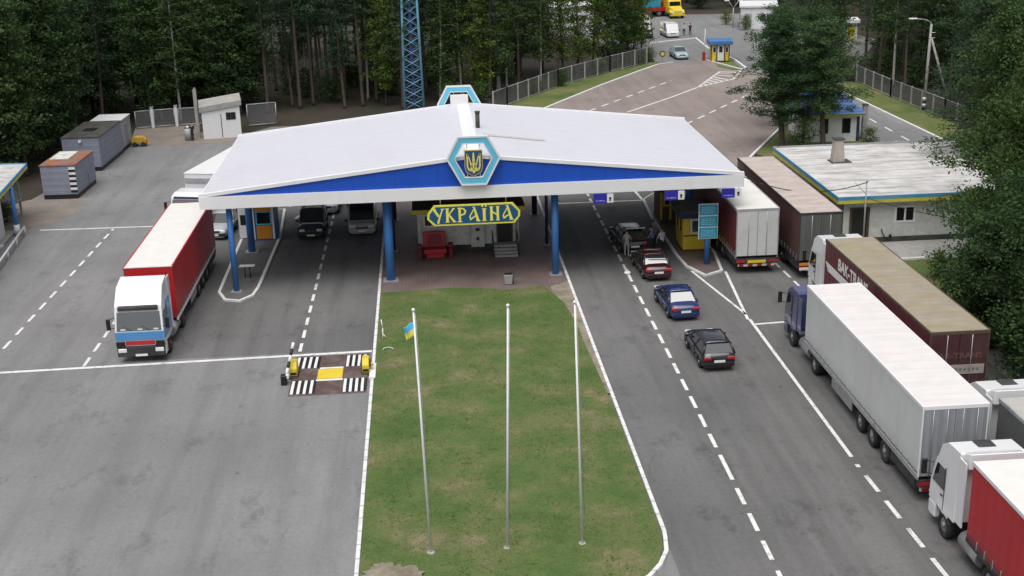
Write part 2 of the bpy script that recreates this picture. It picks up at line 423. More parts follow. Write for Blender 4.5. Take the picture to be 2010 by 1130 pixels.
for j in range(ny + 1):
    row = []
    for i in range(nx + 1):
        t = j / ny; y0 = 36.2
        u = i / nx
        xr = lawn_x(y0 + t * (69.6 - y0)); x = -3.06 + u * (xr + 3.06)
        yy = y0 + t * (min(lawn_top(x), 70.8) - y0)
        edge = min(u, 1 - u, (1 - t) * 2) * 6
        z = K + min(1, max(0, edge)) * (.03 + .05 * noise.noise((x * .5, yy * .5, 0)) + .04 * noise.noise((x * 1.7, yy * 1.7, 3)))
        row.append(mb.v((x, yy, max(K + .001, z))))
    rows.append(row)
for a, b in zip(rows, rows[1:]):
    for i in range(nx): mb.face([a[i], a[i + 1], b[i + 1], b[i]], True)
struct(mb.build('lawn', M['lawn']))
# uncountable grass blades
gv, gf = [], []
gr = random.Random(3)
for k in range(15000):
    x = gr.uniform(-3.0, 7.9); y = gr.uniform(37.5, 70.4)
    if x > lawn_x(min(y, 69.5)) - .05 or y > lawn_top(x) - .05: continue
    d = noise.noise((x * .42, y * .42, 5))
    if d < -.25 and gr.random() < .75: continue
    yr = min(y, 69.5); u_ = (x + 3.06) / (lawn_x(yr) + 3.06); t_ = (y - 36.2) / 34.3; ef = min(1, max(0, min(u_, 1 - u_, (1 - t_) * 2) * 6))
    z = max(K + ef * (lawn_z(x, y) - K), K) - .014
    for _ in range(3):
        a = gr.uniform(0, 2 * PI); w = gr.uniform(.012, .03); l = gr.uniform(.05, .13); h = gr.uniform(.02, .05)
        bx, by = x + gr.uniform(-.08, .08), y + gr.uniform(-.08, .08); dx, dy = math.cos(a), math.sin(a)
        i = len(gv); gv += [(bx - dy * w, by + dx * w, z), (bx + dy * w, by - dx * w, z), (bx + dx * l, by + dy * l, z + h)]; gf.append((i, i + 1, i + 2))
me = bpy.data.meshes.new('grass'); me.from_pydata(gv, [], gf)
struct(link('grass', me, M['grass_blade']), 'stuff')
# pale sandy bare patch near the front of the lawn
mb = MB(); n = 70
c = []
for i in range(n):
    a = 2 * PI * i / n; r = 1 + .35 * noise.noise((math.cos(a) * 1.5, math.sin(a) * 1.5, 9)) + .3 * noise.noise((math.cos(a) * 6, math.sin(a) * 6, 2))
    c.append((-2.0 + .95 * r * math.cos(a), 38.9 + .75 * r * math.sin(a), K + .1))
mb.poly(c); struct(mb.build('bare_soil', M['sand']))

# kerbs
mb = MB(); kerb_run(mb, [(-3.13, 20), (-3.15, 38), (-3.15, 97)], .16, .14); struct(mb.build('kerb', M['kerb_stone'], bevel=.015))
mb = MB(); kerb_run(mb, [(8.1, 97), (8.1, 41), (8.05, 40.5), (7.92, 39.6), (7.53, 38.7), (7.0, 37.95), (6.0, 37.2), (4.5, 36.6), (0, 36), (-3.0, 36)], .16, .14); struct(mb.build('kerb', M['kerb_stone'], bevel=.015))
mb = MB(); kerb_run(mb, [(9.5, 123), (13.58, 130.08), (19.91, 140.77), (25.39, 149.27), (28.76, 154.25)], .22, .14); struct(mb.build('kerb', M['kerb_white']))
mb = MB(); kerb_run(mb, [(45.05, 96), (44.93, 104.5), (44.2, 132.9), (43.1, 137.0)], .22, .14); struct(mb.build('kerb', M['kerb_white']))
mb = MB(); kerb_run(mb, [(26.2, 100.3), (27.62, 103.26), (31.6, 111.2), (36, 120)], .2, .13); struct(mb.build('kerb', M['kerb_white']))
mb = MB(); kerb_run(mb, [(35.39, 157), (37.9, 148.0), (38.6, 149.5), (38.9, 156.5), (38.0, 167.3), (38.6, 177.9)], .22, .13); struct(mb.build('kerb', M['kerb_white']))
mb = MB(); kerb_run(mb, [(31.4, 174.3), (38.4, 177.6)], .25, .12); struct(mb.build('kerb', M['kerb_white']))
mb = MB(); kerb_run(mb, [(28.2, 72.3), (34.5, 72.6), (40, 72.4)], .18, .13); struct(mb.build('kerb', M['kerb_white']))
# traffic islands with raised white kerbs
def island(pts, mtop):
    sheet('traffic_island', pts, .105, mtop)
    mb = MB(); kerb_run(mb, pts + [pts[0]], .18, .135); struct(mb.build('kerb', M['kerb_white'], bevel=.012))
island([(-12.62, 72.0), (-12.1, 70.6), (-11.2, 70.25), (-10.55, 71.2), (-10.4, 72.7), (-10.2, 83.6), (-10.6, 91), (-12.2, 91), (-12.75, 83)], M['asphalt_dark'])
island([(15.42, 75.2), (15.55, 72.9), (16.28, 70.95), (17.45, 71.7), (17.85, 75.4), (17.85, 88.5), (16.9, 91.2), (15.75, 89.4), (15.5, 84.5)], M['paving'])
# walkway in front of the left building
sheet('walkway', [(-30.6, 60), (-28.9, 84.8), (-29.1, 88.2), (-36, 89), (-40, 60)], .09, M['concrete'])
mb = MB(); kerb_run(mb, [(-30.8, 58), (-28.95, 84.6)], .16, .13); struct(mb.build('kerb', M['kerb_white']))

# painted markings
def lines(*specs):
    mb = MB()
    for pts, w, dash in specs: strip(mb, pts, w, .014, dash)
    struct(mb.build('road_marking', M['road_white']))
lines(([(11.50, 36.6), (11.62, 45.8), (11.95, 92)], .17, (1.35, .72)))
lines(([(8.35, 30.2), (8.35, 39.4)], .17, (1.35, 40)))
lines(([(17.42, 26), (16.93, 45.6)], .18, (1.4, .75)))
lines(([(16.95, 46.3), (17.0, 63.2)], .17, None), ([(17.0, 64.0), (15.69, 72.1)], .15, None), ([(16.9, 63.2), (17.68, 71.7)], .16, None), ([(17.05, 62.4), (18.9, 62.55)], .2, None))
lines(([(21.25, 68), (21.05, 73.5)], .16, (1.3, .7)))
lines(([(-3.3, 61.25), (-21.9, 60.8), (-40, 60.3)], .26, None))
lines(([(-7.02, 61.7), (-6.9, 90)], .17, (1.2, .83)))
lines(([(-22.95, 58), (-22.3, 87.8)], .17, (1.2, .9)))
lines(([(-17.87, 61.1), (-17.55, 86)], .17, (1.25, .85)))
lines(([(-27.5, 88.3), (-17.2, 87.95)], .2, None))
lines(([(9.3, 89.55), (15.65, 89.47)], .22, None), ([(15.75, 88.9), (15.4, 97)], .2, None))
lines(([(-9.6, 88.5), (-5.5, 101)], .2, None), ([(-10.3, 92), (-8, 101)], .18, None))
lines(([(16.5, 125.7), (28.2, 142.5)], .22, (1.6, 1.3)), ([(20.2, 124.3), (26.28, 132.0), (30.2, 137.4)], .22, None), ([(24.6, 117.0), (35.5, 133.3)], .22, (1.7, 1.4)))
h0, h1, h2, h3 = Vector((30.1, 137.2)), Vector((35.0, 147.6)), Vector((37.5, 147.6)), Vector((35.3, 142.0))
sp = [([(30.1, 137.2), (35.0, 147.6), (37.5, 147.6), (35.3, 142.0), (30.1, 137.2)], .25, None)]
for k in range(1, 9):
    a = h0.lerp(h1, k / 9); b = h0.lerp(h3, min(1, k / 7)) if k < 7 else h3.lerp(h2, (k - 7) / 2 + .3)
    sp.append(([tuple(a), tuple(b)], .3, None))
lines(*sp)
lines(([(42.1, 102), (42.14, 122)], .18, (1.9, 2.2)), ([(40.9, 100), (40.9, 106)], .15, None))
lines(([(28.9, 155.2), (31.2, 156.4)], .22, None))

# ------------------------------------------------------------------ vehicle barrier plate with its cabinets and striped boom
t = thing('road_blocker', 'brown steel road plate with yellow centre and black and white striped ramps', 'road blocker', (-5.25, 58.4, 0))
mb = MB(); mb.prism([(-2.6, .004), (-1.7, .06), (1.0, .06), (2.55, .006)], 'x', -1.85, 1.85)
mb.build('plate', mat('blocker_brown', (.085, .055, .05), .75, dirt=(.16, .13, .12), dlo=.45, dhi=.7), t)
mb = MB(); mb.box(-.60, .62, -.75, .55, .055, .075); mb.build('centre_panel', M['yellow'], t)
mb = MB(); mb.box(-.64, .66, -.98, -.79, .05, .069); mb.build('edge_strip', M['kerb_white'], t)
mb = MB(); mb.box(-.55, .62, .60, .76, .05, .069); mb.build('edge_strip', M['kerb_white'], t)
def ramp_z(y): return .006 + .054 * max(0, min(1, (y + 2.55) / .85)) if y < 0 else .006 + .054 * max(0, min(1, (2.5 - y) / 1.5))
for xs in ((-1.7, -1.4, -1.1, -.8), (.80, 1.08, 1.36, 1.64)):
    for x in xs:
        for nm, mm, dx in (('white_stripe', 'kerb_white', 0), ('black_stripe', 'black', .145)):
            for seg in ((-2.4, -1.7, -.85), (.75, 1.0, 2.4)):
              q = MB(); w = .065; A = [q.v((x + dx - w, y, ramp_z(y) + .008)) for y in seg]; Bv = [q.v((x + dx + w, y, ramp_z(y) + .008)) for y in seg]
              for i in range(2): q.face([A[i], Bv[i], Bv[i + 1], A[i + 1]])
              q.build(nm, M[mm], t)
              continue
              q.poly([(x + dx - w, y0, ramp_z(y0) + .008), (x + dx + w, y0, ramp_z(y0) + .008), (x + dx + w, y1, ramp_z(y1) + .008), (x + dx - w, y1, ramp_z(y1) + .008)])
mb = MB(); mb.box(1.95, 2.25, -1.1, .8, .0, .16); mb.build('end_block', M['kerb_white'], t)
for nm, x, lb in (('barrier_cabinet', -7.0, 'yellow black-footed barrier cabinet beside the striped boom'), ('barrier_cabinet', -3.48, 'yellow barrier cabinet by the white kerb of the lawn')):
    c = thing(nm, lb, 'cabinet', (x, 58.45, 0), 0, 'yellow cabinets of the road blocker')
    mb = MB(); mb.prism([(-.42, .12), (.45, .12), (.45, .72), (-.15, .78), (-.42, .5)], 'x', -.17, .17); mb.build('housing', M['yellow'], c, .03)
    mb = MB(); mb.box(-.22, .22, -.52, .5, .0, .12); mb.build('foot', M['black'], c, .02)
    mb = MB(); mb.box(-.15, .15, -.44, -.425, .2, .32); mb.build('vent', M['black'], c)
    if x > -5:
        mb = MB(); mb.cyl((.2, .1, .5), (.34, -.15, .42), .06, .06, 10); mb.build('hinge', M['yellow'], c)
        mb = MB(); mb.box(.17, .26, -.1, .2, .3, .62); mb.build('hinge_plate', M['brown'], c)
t = thing('barrier_boom', 'black and white striped barrier boom standing raised beside the yellow cabinet', 'barrier', (-7.40, 57.35, 0))
d = Vector((.45, 1.25, 1.65)); 
for i in range(6):
    mb = MB(); a = d * (.08 + i * .155); b = d * (.08 + (i + 1) * .155)
    mb.cyl(a, b, .075, .075, 10); mb.build('stripe', M['kerb_white'] if i in (1, 3, 5) else M['black'], t)
mb = MB(); mb.box(-.14, .14, -.16, .18, 0, .5); mb.build('pedestal', M['black'], t, .02)
mb = MB(); mb.box(.1, .26, -.1, .1, .32, .52); mb.build('counterweight', M['kerb_white'], t, .02)

# ------------------------------------------------------------------ flagpoles
def flagpole(base_xy, top, label):
    t = thing('flagpole', label, 'flagpole', (base_xy[0], base_xy[1], K), 0, 'white flagpoles on the lawn')
    mb = MB(); mb.cyl((0, 0, 0), (top[0], top[1], 9.2), .052, .034, 12)
    mb.build('pole', M['white_paint'], t)
    mb = MB(); mb.ball((top[0], top[1], 9.22), .065); mb.build('finial', M['white_paint'], t)
    mb = MB(); mb.cyl((0, 0, -.02), (0, 0, .05), .16, .14, 12); mb.build('base_plate', M['concrete'], t)
    mb = MB(); mb.tube([(.09, 0, 1.2), (top[0] + .06, top[1], 9.1)], .008, 5); mb.build('halyard', M['steel'], t)
    return t
flagpole((-.52, 40.41), (-.18, .25), 'leaning white flagpole flying the small blue and yellow flag')
flagpole((2.25, 40.41), (.27, .25), 'bare white flagpole in the middle of the lawn')
flagpole((4.98, 40.41), (-.16, .25), 'bare white flagpole nearest the right kerb of the lawn')
# the flag hangs in folds off the first pole
mb = MB(); fx, fy, fz = -.68, 40.66, 8.88
nu, nv = 12, 10; vv = []
for j in range(nv + 1):
    row = []
    for i in range(nu + 1):
        u, v = i / nu, j / nv
        x = -.03 - u * (.36 - .08 * v); sag = .10 * u * u + .06 * u
        row.append(mb.v((x, .10 * math.sin(u * 7 + v * 2) * u, -v * .50 - sag + .05 * math.sin(u * 5 + 1) * u)))
    vv.append(row)
for j in range(nv):
    mb.mi = 0 if j < nv / 2 else 1
    for i in range(nu): mb.face([vv[j][i], vv[j][i + 1], vv[j + 1][i + 1], vv[j + 1][i]], True)
o = mb.build('flag', [mat('flag_blue', (.10, .46, .72), .8), mat('flag_yellow', (.75, .66, .12), .8)], loc=(fx, fy, fz))
md = o.modifiers.new('s', 'SOLIDIFY'); md.thickness = .006
tag(o, 'small light blue and yellow flag hanging limp on the left flagpole', 'flag')

# odds and ends on the lawn
t = thing('white_pipe', 'thin bent white pipe stub sticking up near the left edge of the lawn', 'pipe', (-2.75, 62.6, K + .05))
mb = MB(); mb.tube([(0, 0, 0), (.02, .1, .55), (-.05, .2, 1.0)], .03, 6); mb.build('pipe', M['kerb_white'], t)
mb = MB(); mb.tube([(.02, .02, .25), (.18, .0, .05)], .025, 6); mb.build('brace', M['kerb_white'], t)
t = thing('white_hoop', 'small white wire hoop lying on the lawn by the road plate', 'hoop', (-2.45, 60.9, K + .06))
mb = MB(); mb.tube([(.26 * math.cos(a * PI / 8), .3 * math.sin(a * PI / 8), .03) for a in range(0, 9)], .022, 5); mb.build('hoop', M['kerb_white'], t)
# ------------------------------------------------------------------ the checkpoint canopy
XL, XR, YF, YB = -13.0, 18.42, 71.4, 88.6
XM, ZE, ZA, ZB = 2.7, 6.04, 7.72, 5.33
t = thing('checkpoint_canopy', 'huge white gabled canopy over the checkpoint lanes with blue gable and blue columns', 'canopy', (XM, 80, 0))
W = lambda x, y, z: (x - XM, y - 80, z)
DX = .45  # the roof is a little wider at the back
for s, xe, xb, nm in ((-1, XL, XL, 'roof_slope'), (1, XR, XR, 'roof_slope')):
    mb = MB(); d = .12
    xb += s * -.0
    mb.hexa([W(xe, YF, ZE), W(XM, YF, ZA), W(XM, YB, ZA), W(xb, YB, ZE)], [W(xe, YF, ZE + d), W(XM, YF, ZA + d), W(XM, YB, ZA + d), W(xb, YB, ZE + d)])
    mb.build(nm, M['canopy_roof'], t)
mb = MB(); mb.prism([(-.42, ZA + .09), (0, ZA + .155), (.42, ZA + .09), (.42, ZA + .07), (-.42, ZA + .07)], 'y', YF + .1 - 80, YB - .1 - 80); mb.build('ridge_cap', M['canopy_white'], t)
# white edge boards over the gables, front and back
for y0, y1 in ((YF - .10, YF + .16), (YB - .14, YB + .1)):
    for s, xe in ((-1, XL - .12), (1, XR + .12)):
        mb = MB(); q = .36
        a = (xe - XM, ZE - .03); b = (0, ZA - .02)
        mb.hexa([(a[0], y0 - 80, a[1]), (b[0], y0 - 80, b[1] - .0), (b[0], y1 - 80, b[1]), (a[0], y1 - 80, a[1])],
                [(a[0], y0 - 80, a[1] + .2), (b[0], y0 - 80, b[1] + .2), (b[0], y1 - 80, b[1] + .2), (a[0], y1 - 80, a[1] + .2)])
        mb.build('edge_board', M['canopy_white'], t)
for y0, y1 in ((YF + .0, YF + .1), (YB - .1, YB)):
    mb = MB(); mb.prism([(XL - XM, ZE), (XR - XM, ZE), (0, ZA)], 'y', y0 - 80, y1 - 80); mb.build('gable_panel', M['gable_blue'], t)
# fascia band round all four sides
for nm, b in (('fascia', (XL - .12, XR + .12, YF - .12, YF - .01)), ('fascia', (XL - .12, XR + .12, YB + .01, YB + .12)), ('fascia', (XL - .12, XL + .02, YF - .008, YB + .008)), ('fascia', (XR - .02, XR + .12, YF - .008, YB + .008))):
    mb = MB(); mb.box(b[0] - XM, b[1] - XM, b[2] - 80, b[3] - 80, ZB, ZE + .02); mb.build(nm, M['canopy_white'], t)
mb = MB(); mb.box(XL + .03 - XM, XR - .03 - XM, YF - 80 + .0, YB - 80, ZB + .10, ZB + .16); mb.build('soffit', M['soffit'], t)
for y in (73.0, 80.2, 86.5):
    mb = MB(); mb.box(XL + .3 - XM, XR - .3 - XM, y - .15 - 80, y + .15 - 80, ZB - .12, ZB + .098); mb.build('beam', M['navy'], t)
cols = [(-2.49, 72.8, .31, 'column_blue'), (7.45, 72.5, .25, 'column_blue'), (-11.6, 72.0, .2, 'column_blue'), (-11.67, 80.2, .27, 'column_blue'), (17.2, 80.3, .26, 'column_blue'),
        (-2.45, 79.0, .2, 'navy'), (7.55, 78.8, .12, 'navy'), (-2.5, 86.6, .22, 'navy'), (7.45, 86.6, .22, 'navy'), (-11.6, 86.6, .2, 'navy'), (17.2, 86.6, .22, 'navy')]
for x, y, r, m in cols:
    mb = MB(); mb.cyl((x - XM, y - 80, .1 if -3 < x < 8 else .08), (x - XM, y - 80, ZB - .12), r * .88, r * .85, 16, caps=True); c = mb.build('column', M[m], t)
    mb = MB(); mb.box(x - XM - r * 1.5, x - XM + r * 1.5, y - 80 - r * 1.5, y - 80 + r * 1.5, .09, .14); mb.build('base_plate', M['galv'], c)
mb = MB(); mb.cyl(W(3.34, 79.9, ZA - .1), W(3.34, 79.9, ZA + 1.0), .14, .14, 12); mb.cyl(W(3.34, 79.9, ZA + 1.0), W(3.34, 79.9, ZA + 1.12), .17, .17, 12); mb.build('flue', M['dark_roof'], t)
mb = MB(); mb.poly([W(3.5, 77.4, ZA - .085 + .148), W(7.4, 76.9, ZA - .505 + .148), W(7.3, 77.35, ZA - .495 + .148), W(3.6, 78.0, ZA - .097 + .148)])
mb.build('rust_streak', mat('rust_streak', (.50, .47, .44), .7, var=.1, scale=2.5), t)

def hexagon(y, xc, label, rear):
    t = thing('hexagon_emblem', label, 'emblem', (xc, y, 0), PI if rear else 0, 'hexagon emblems of the canopy')
    P = [(-.86, 9.05), (.86, 9.05), (1.56, 7.75), (.72, 6.17), (-.72, 6.17), (-1.56, 7.75)]
    def ring(o, i, y0, y1, nm, m):
        c = (0, 7.68); mb = MB()
        sc = lambda p, k: ((p[0] - c[0]) * k + c[0], (p[1] - c[1]) * k + c[1])
        n = len(P)
        for a in range(n):
            b = (a + 1) % n
            q = [sc(P[a], o), sc(P[b], o), sc(P[b], i), sc(P[a], i)]
            mb.hexa([(x, y0, z) for x, z in q], [(x, y1, z) for x, z in q])
        return mb.build(nm, m, t)
    ring(1.0, .93, -.16, .10, 'outer_frame', M['white_paint'])
    ring(.929, .71, -.13, .08, 'band', M['light_blue'])
    ring(.709, .67, -.15, .10, 'inner_frame', M['white_paint'])
    for x in (-.36, .36):
        mb = MB(); mb.cyl((x, .0, 6.6), (x, .0, 8.7), .022, .022, 6); mb.build('support', M['white_paint'], t)
    for sx in (-1, 1):
        mb = MB(); mb.cyl((sx * .9, .05, 7.2), (sx * .9, .75, 7.2), .03, .03, 6); mb.build('bracket', M['white_paint'], t)
    # shield: rounded bottom
    sh = [(-.48, 8.2), (.48, 8.2), (.48, 7.25), (.42, 7.02), (.22, 6.86), (0, 6.74), (-.22, 6.86), (-.42, 7.02), (-.48, 7.25)]
    mb = MB(); mb.prism([(x * 1.08, (z - 7.5) * 1.07 + 7.5) for x, z in sh], 'y', -.145, -.08); s = mb.build('shield', mat('gold', (.55, .42, .08), .4), t)
    mb = MB(); mb.prism(sh, 'y', -.152, -.12); mb.build('shield_field', M['sign_blue'], s)
    # trident of the coat of arms
    mb = MB()
    def bar(pts, w0, w1=None):
        w1 = w1 or w0
        for k, ((x0, z0), (x1, z1)) in enumerate(zip(pts, pts[1:])):
            d = Vector((x1 - x0, z1 - z0)).normalized(); n = Vector((-d.y, d.x))
            q = [(x0 + n.x * w0, z0 + n.y * w0), (x1 + n.x * w1, z1 + n.y * w1), (x1 - n.x * w1, z1 - n.y * w1), (x0 - n.x * w0, z0 - n.y * w0)]
            yo = -.158 - .0015 * (k % 2)
            mb.hexa([(x, yo, z) for x, z in q], [(x, -.14, z) for x, z in q])
    for sx in (-1, 1):
        bar([(sx * .36, 8.05), (sx * .355, 7.28), (sx * .28, 7.1), (sx * .12, 7.03)], .045)
        bar([(sx * .36, 8.02), (sx * .24, 7.75), (sx * .17, 7.45), (sx * .12, 7.25), (sx * .2, 7.14)], .035)
        bar([(sx * .09, 7.5), (sx * .12, 7.2), (0, 6.86)], .035)
    bar([(0, 8.1), (0, 7.6)], .035, .075); bar([(0, 7.6), (0, 6.95)], .05, .03)
    bar([(-.34, 7.12), (.34, 7.12)], .03)
    mb.build('trident', mat('trident_gold', (.75, .64, .16), .4), s)
    if rear:
        mb = MB(); mb.box(-.62, .62, .25, .7, ZA + .0, ZA + .75); mb.build('backing_box', M['white_paint'], t)
    return t
hexagon(71.12, 2.66, 'light blue hexagon frame with trident shield on the front gable', False)
hexagon(88.85, 2.45, 'light blue hexagon frame rising above the rear ridge of the canopy', True)

# name board: letters in the old-slavonic style, drawn stroke by stroke
t = thing('name_board', 'blue board with yellow border and ornate yellow letters hung under the canopy', 'sign', (2.55, 70.95, 4.48), R(0))
B = [(-2.28, .60), (2.30, .60), (2.72, .10), (2.70, -.22), (2.38, -.62), (-2.30, -.62), (-2.70, -.2), (-2.66, .12)]
mb = MB(); mb.prism([(x * 1.0, z) for x, z in B], 'y', -.05, .06); mb.build('border', M['sign_yellow'], t)
mb = MB(); mb.prism([(x * .955, z * .85) for x, z in B], 'y', -.058, .0); mb.build('panel', M['sign_blue'], t)
mb = MB(); lay = [0]
def stroke(ox, pts, ws):
    for k, ((x0, z0), (x1, z1)) in enumerate(zip(pts, pts[1:])):
        d = Vector((x1 - x0, z1 - z0)).normalized(); n = Vector((-d.y, d.x)); w0, w1 = ws[k], ws[k + 1]
        q = [(x0 + n.x * w0, z0 + n.y * w0), (x1 + n.x * w1, z1 + n.y * w1), (x1 - n.x * w1, z1 - n.y * w1), (x0 - n.x * w0, z0 - n.y * w0)]
        lay[0] += 1; yo = -.072 - .0008 * (lay[0] % 7)
        mb.hexa([(ox + x, yo, z) for x, z in q], [(ox + x, -.05, z) for x, z in q])
def serif(ox, x, z, w=.1): stroke(ox, [(x - w, z), (x + w, z)], [.025, .025])
H2 = .40
def L_u(o):
    stroke(o, [(-.24, .38), (.03, -.06)], [.075, .06]); stroke(o, [(.26, .38), (.08, -.12), (-.02, -.44)], [.035, .05, .06]); serif(o, -.24, .38, .12); serif(o, .26, .38, .1); stroke(o, [(-.02, -.42), (.03, -.5)], [.06, .02])
def L_k(o):
    stroke(o, [(-.16, H2), (-.16, -H2)], [.075, .075]); stroke(o, [(-.1, 0), (.2, .38)], [.03, .045]); stroke(o, [(-.08, .04), (.24, -.4)], [.05, .07]); serif(o, -.16, H2); serif(o, -.16, -H2, .12); serif(o, .2, .39, .08); serif(o, .25, -.4, .1)
def L_r(o):
    stroke(o, [(-.12, H2), (-.12, -.42)], [.075, .07]); stroke(o, [(-.12, .37), (.1, .37), (.21, .22), (.16, .04), (-.1, -.04)], [.03, .04, .06, .05, .03]); serif(o, -.14, H2); serif(o, -.12, -.42, .13)
def L_a(o):
    stroke(o, [(.02, .42), (.24, -.40)], [.05, .085]); stroke(o, [(.03, .36), (-.24, -.12), (-.18, -.34)], [.03, .035, .05]); stroke(o, [(-.2, -.3), (.17, -.04)], [.045, .03]); serif(o, .25, -.4, .12); serif(o, .0, .42, .07)
def L_i(o):
    stroke(o, [(0, .30), (0, -.40)], [.08, .08]); serif(o, 0, .3, .13); serif(o, 0, -.4, .13)
    for x in (-.1, .1): stroke(o, [(x, .42), (x, .52)], [.045, .045])
def L_n(o):
    stroke(o, [(-.18, H2), (-.18, -.4)], [.07, .07]); stroke(o, [(.19, H2), (.19, -.4)], [.07, .07]); stroke(o, [(-.16, .12), (.18, -.1)], [.04, .04])
    for x in (-.18, .19): serif(o, x, H2, .1); serif(o, x, -.4, .1)
for f, o in ((L_u, -2.05), (L_k, -1.36), (L_r, -.68), (L_a, .02), (L_i, .62), (L_n, 1.22), (L_a, 1.96)): f(o)
mb.build('lettering', mat('letter_yellow', (.80, .72, .13), .45, var=.05), t)
for x in (-1.9, 1.9):
    mb = MB(); mb.cyl((x, .02, .6), (x, .02, .98), .02, .02, 6); mb.build('hanger', M['steel'], t)

# lane boards hanging on the fascia
for i, (x, lb) in enumerate(((10.15, 'blue lane board nearest the lawn, hung under the white fascia'), (14.35, 'blue lane board hung above the yellow kiosk'), (17.75, 'blue lane board hung under the right corner of the canopy'))):
    t = thing('lane_board', lb, 'sign', (x, 71.2, 5.02), 0, 'blue lane boards under the canopy front')
    mb = MB(); mb.box(-.55, .22, -.03, .03, -.28, .28); mb.build('board', M['lane_blue'], t)
    mb = MB(); mb.box(.25, .62, -.03, .03, -.26, .26); mb.build('symbol_plate', M['white_paint'], t)
    mb = MB(); mb.cyl((.43, -.036, .0), (.43, -.028, 0), .075, .075, 10); mb.box(.37, .49, -.037, -.029, -.16, -.08); mb.build('symbol', M['black'], t)
    mb = MB()
    for z, a, b in ((-.14, -.42, -.3), (-.14, -.24, -.02), (-.15, .02, .12)): mb.box(a, b, -.034, -.028, z - .02, z + .02)
    mb.build('lettering', mat('dim_white', (.4, .4, .6), .6) if i == 0 else bpy.data.materials['dim_white'], t)
    mb = MB()
    for hx in (-.35, .45): mb.cyl((hx, 0, .27), (hx, 0, .36), .02, .02, 6)
    mb.build('hanger', M['steel'], t)
# ------------------------------------------------------------------ buildings and kiosks
def window(parent, x0, x1, z0, z1, y, frame='white_paint', mull=1, out=-1, bar=.06):
    """window in a wall of constant y; out = -1 faces the camera"""
    f = MB(); a, b = sorted((y + out * .03, y - out * .02))
    f.box(x0, x1, a, b, z0, z0 + bar); f.box(x0, x1, a, b, z1 - bar, z1)
    f.box(x0, x0 + bar, a, b, z0 + bar, z1 - bar); f.box(x1 - bar, x1, a, b, z0 + bar, z1 - bar)
    for k in range(1, mull + 1):
        x = x0 + (x1 - x0) * k / (mull + 1); f.box(x - bar / 2, x + bar / 2, a, b, z0 + bar, z1 - bar)
    w = f.build('window', M[frame], parent)
    p = MB(); p.box(x0 + bar, x1 - bar, y + out * .006 - .004, y + out * .006 + .004, z0 + bar, z1 - bar); p.build('pane', M['win_dark'], w)
    return w
def window_x(parent, y0, y1, z0, z1, x, frame='white_paint', out=-1, bar=.06):
    f = MB(); a, b = sorted((x + out * .03, x - out * .02))
    f.box(a, b, y0, y1, z0, z0 + bar); f.box(a, b, y0, y1, z1 - bar, z1); f.box(a, b, y0, y0 + bar, z0 + bar, z1 - bar); f.box(a, b, y1 - bar, y1, z0 + bar, z1 - bar)
    w = f.build('window', M[frame], parent)
    p = MB(); p.box(x + out * .006 - .004, x + out * .006 + .004, y0 + bar, y1 - bar, z0 + bar, z1 - bar); p.build('pane', M['win_dark'], w)

# service building on the right
t = thing('service_building', 'low white rendered building with flat roof and blue and yellow eaves behind the lorries', 'building', (32.6, 83, 0))
x0, x1, y0, y1 = -6.2, 6.6, -6.6, 7.6
mb = MB(); mb.box(x0, x1, y0, y1, 0, 2.78); mb.build('wall', M['plaster'], t)
mb = MB(); mb.box(x0 - .04, x1 + .04, y0 - .04, y1 + .04, 0, .32); mb.build('plinth', M['dark_roof'], t)
mb = MB(); mb.box(x0 - .55, x1 + .55, y0 - .5, y1 + .5, 2.78, 3.14); mb.build('roof', M['bitumen'], t)
for nm, m, za, zb, o in (('eaves_band', 'fascia_blue', 3.0, 3.22, .06), ('eaves_band', 'fascia_yellow', 2.76, 2.997, .05)):
    for bx in ((x0 - .55 - o, x1 + .55 + o, y0 - .5 - o, y0 - .5 + .0), (x0 - .55 - o, x0 - .55, y0 - .498, y1 + .498), (x1 + .55, x1 + .55 + o, y0 - .498, y1 + .498)):
        mb = MB(); mb.box(bx[0], bx[1], bx[2], bx[3], za, zb); mb.build(nm, M[m], t)
mb = MB(); mb.box(x0 - .6, x1 + .6, y1 + .5, y1 + .62, 2.8, 3.26); mb.build('gutter', M['galv'], t)
for yy in (-4.9, -2.6, -.2, 2.3, 4.9):   # lapped seams of roofing felt
    mb = MB(); mb.box(x0 - .5, x1 + .5, yy - .05, yy + .05, 3.13, 3.152); mb.build('roof_seam', mat('seam%d' % int(yy * 10), (.40, .38, .36), .9, var=.3, scale=1.2), t)
mb = MB(); mb.hexa([(-4.0, 2.6, 3.13), (-3.15, 2.6, 3.13), (-3.15, 3.4, 3.13), (-4.0, 3.4, 3.13)], [(-3.88, 2.7, 4.75), (-3.28, 2.7, 4.75), (-3.28, 3.3, 4.75), (-3.88, 3.3, 4.75)]); c = mb.build('chimney', mat('chimney_render', (.40, .35, .32), .85, var=.15, dirt=(.22, .2, .19), dlo=.5, dhi=.8), t, .03)
mb = MB(); mb.box(-3.95, -3.21, 2.63, 3.37, 4.75, 4.83); mb.build('cap', M['dark_roof'], c)
mb = MB(); mb.box(-4.15, -2.7, 2.4, 3.55, 3.14, 3.19); mb.build('flashing', M['dark_roof'], c)
mb = MB(); mb.box(-5.65, -4.65, y0 - .03, y0 + .2, .15, 2.25); d = mb.build('door', M['black'], t)
for fx0, fx1, fz0 in ((-5.8, -5.66, .15), (-4.64, -4.5, .15), (-5.66, -4.64, 2.25)):
    mb = MB(); mb.box(fx0, fx1, y0 - .05, y0 + .1, fz0, 2.35); mb.build('frame', M['brown'], d)
window(t, -2.85, -1.5, 1.25, 2.35, y0, mull=1, bar=.12)
mb = MB(); mb.box(-5.7, -3.9, y0 - 1.1, y0 - .05, .0, .15); mb.build('step', M['concrete'], t)
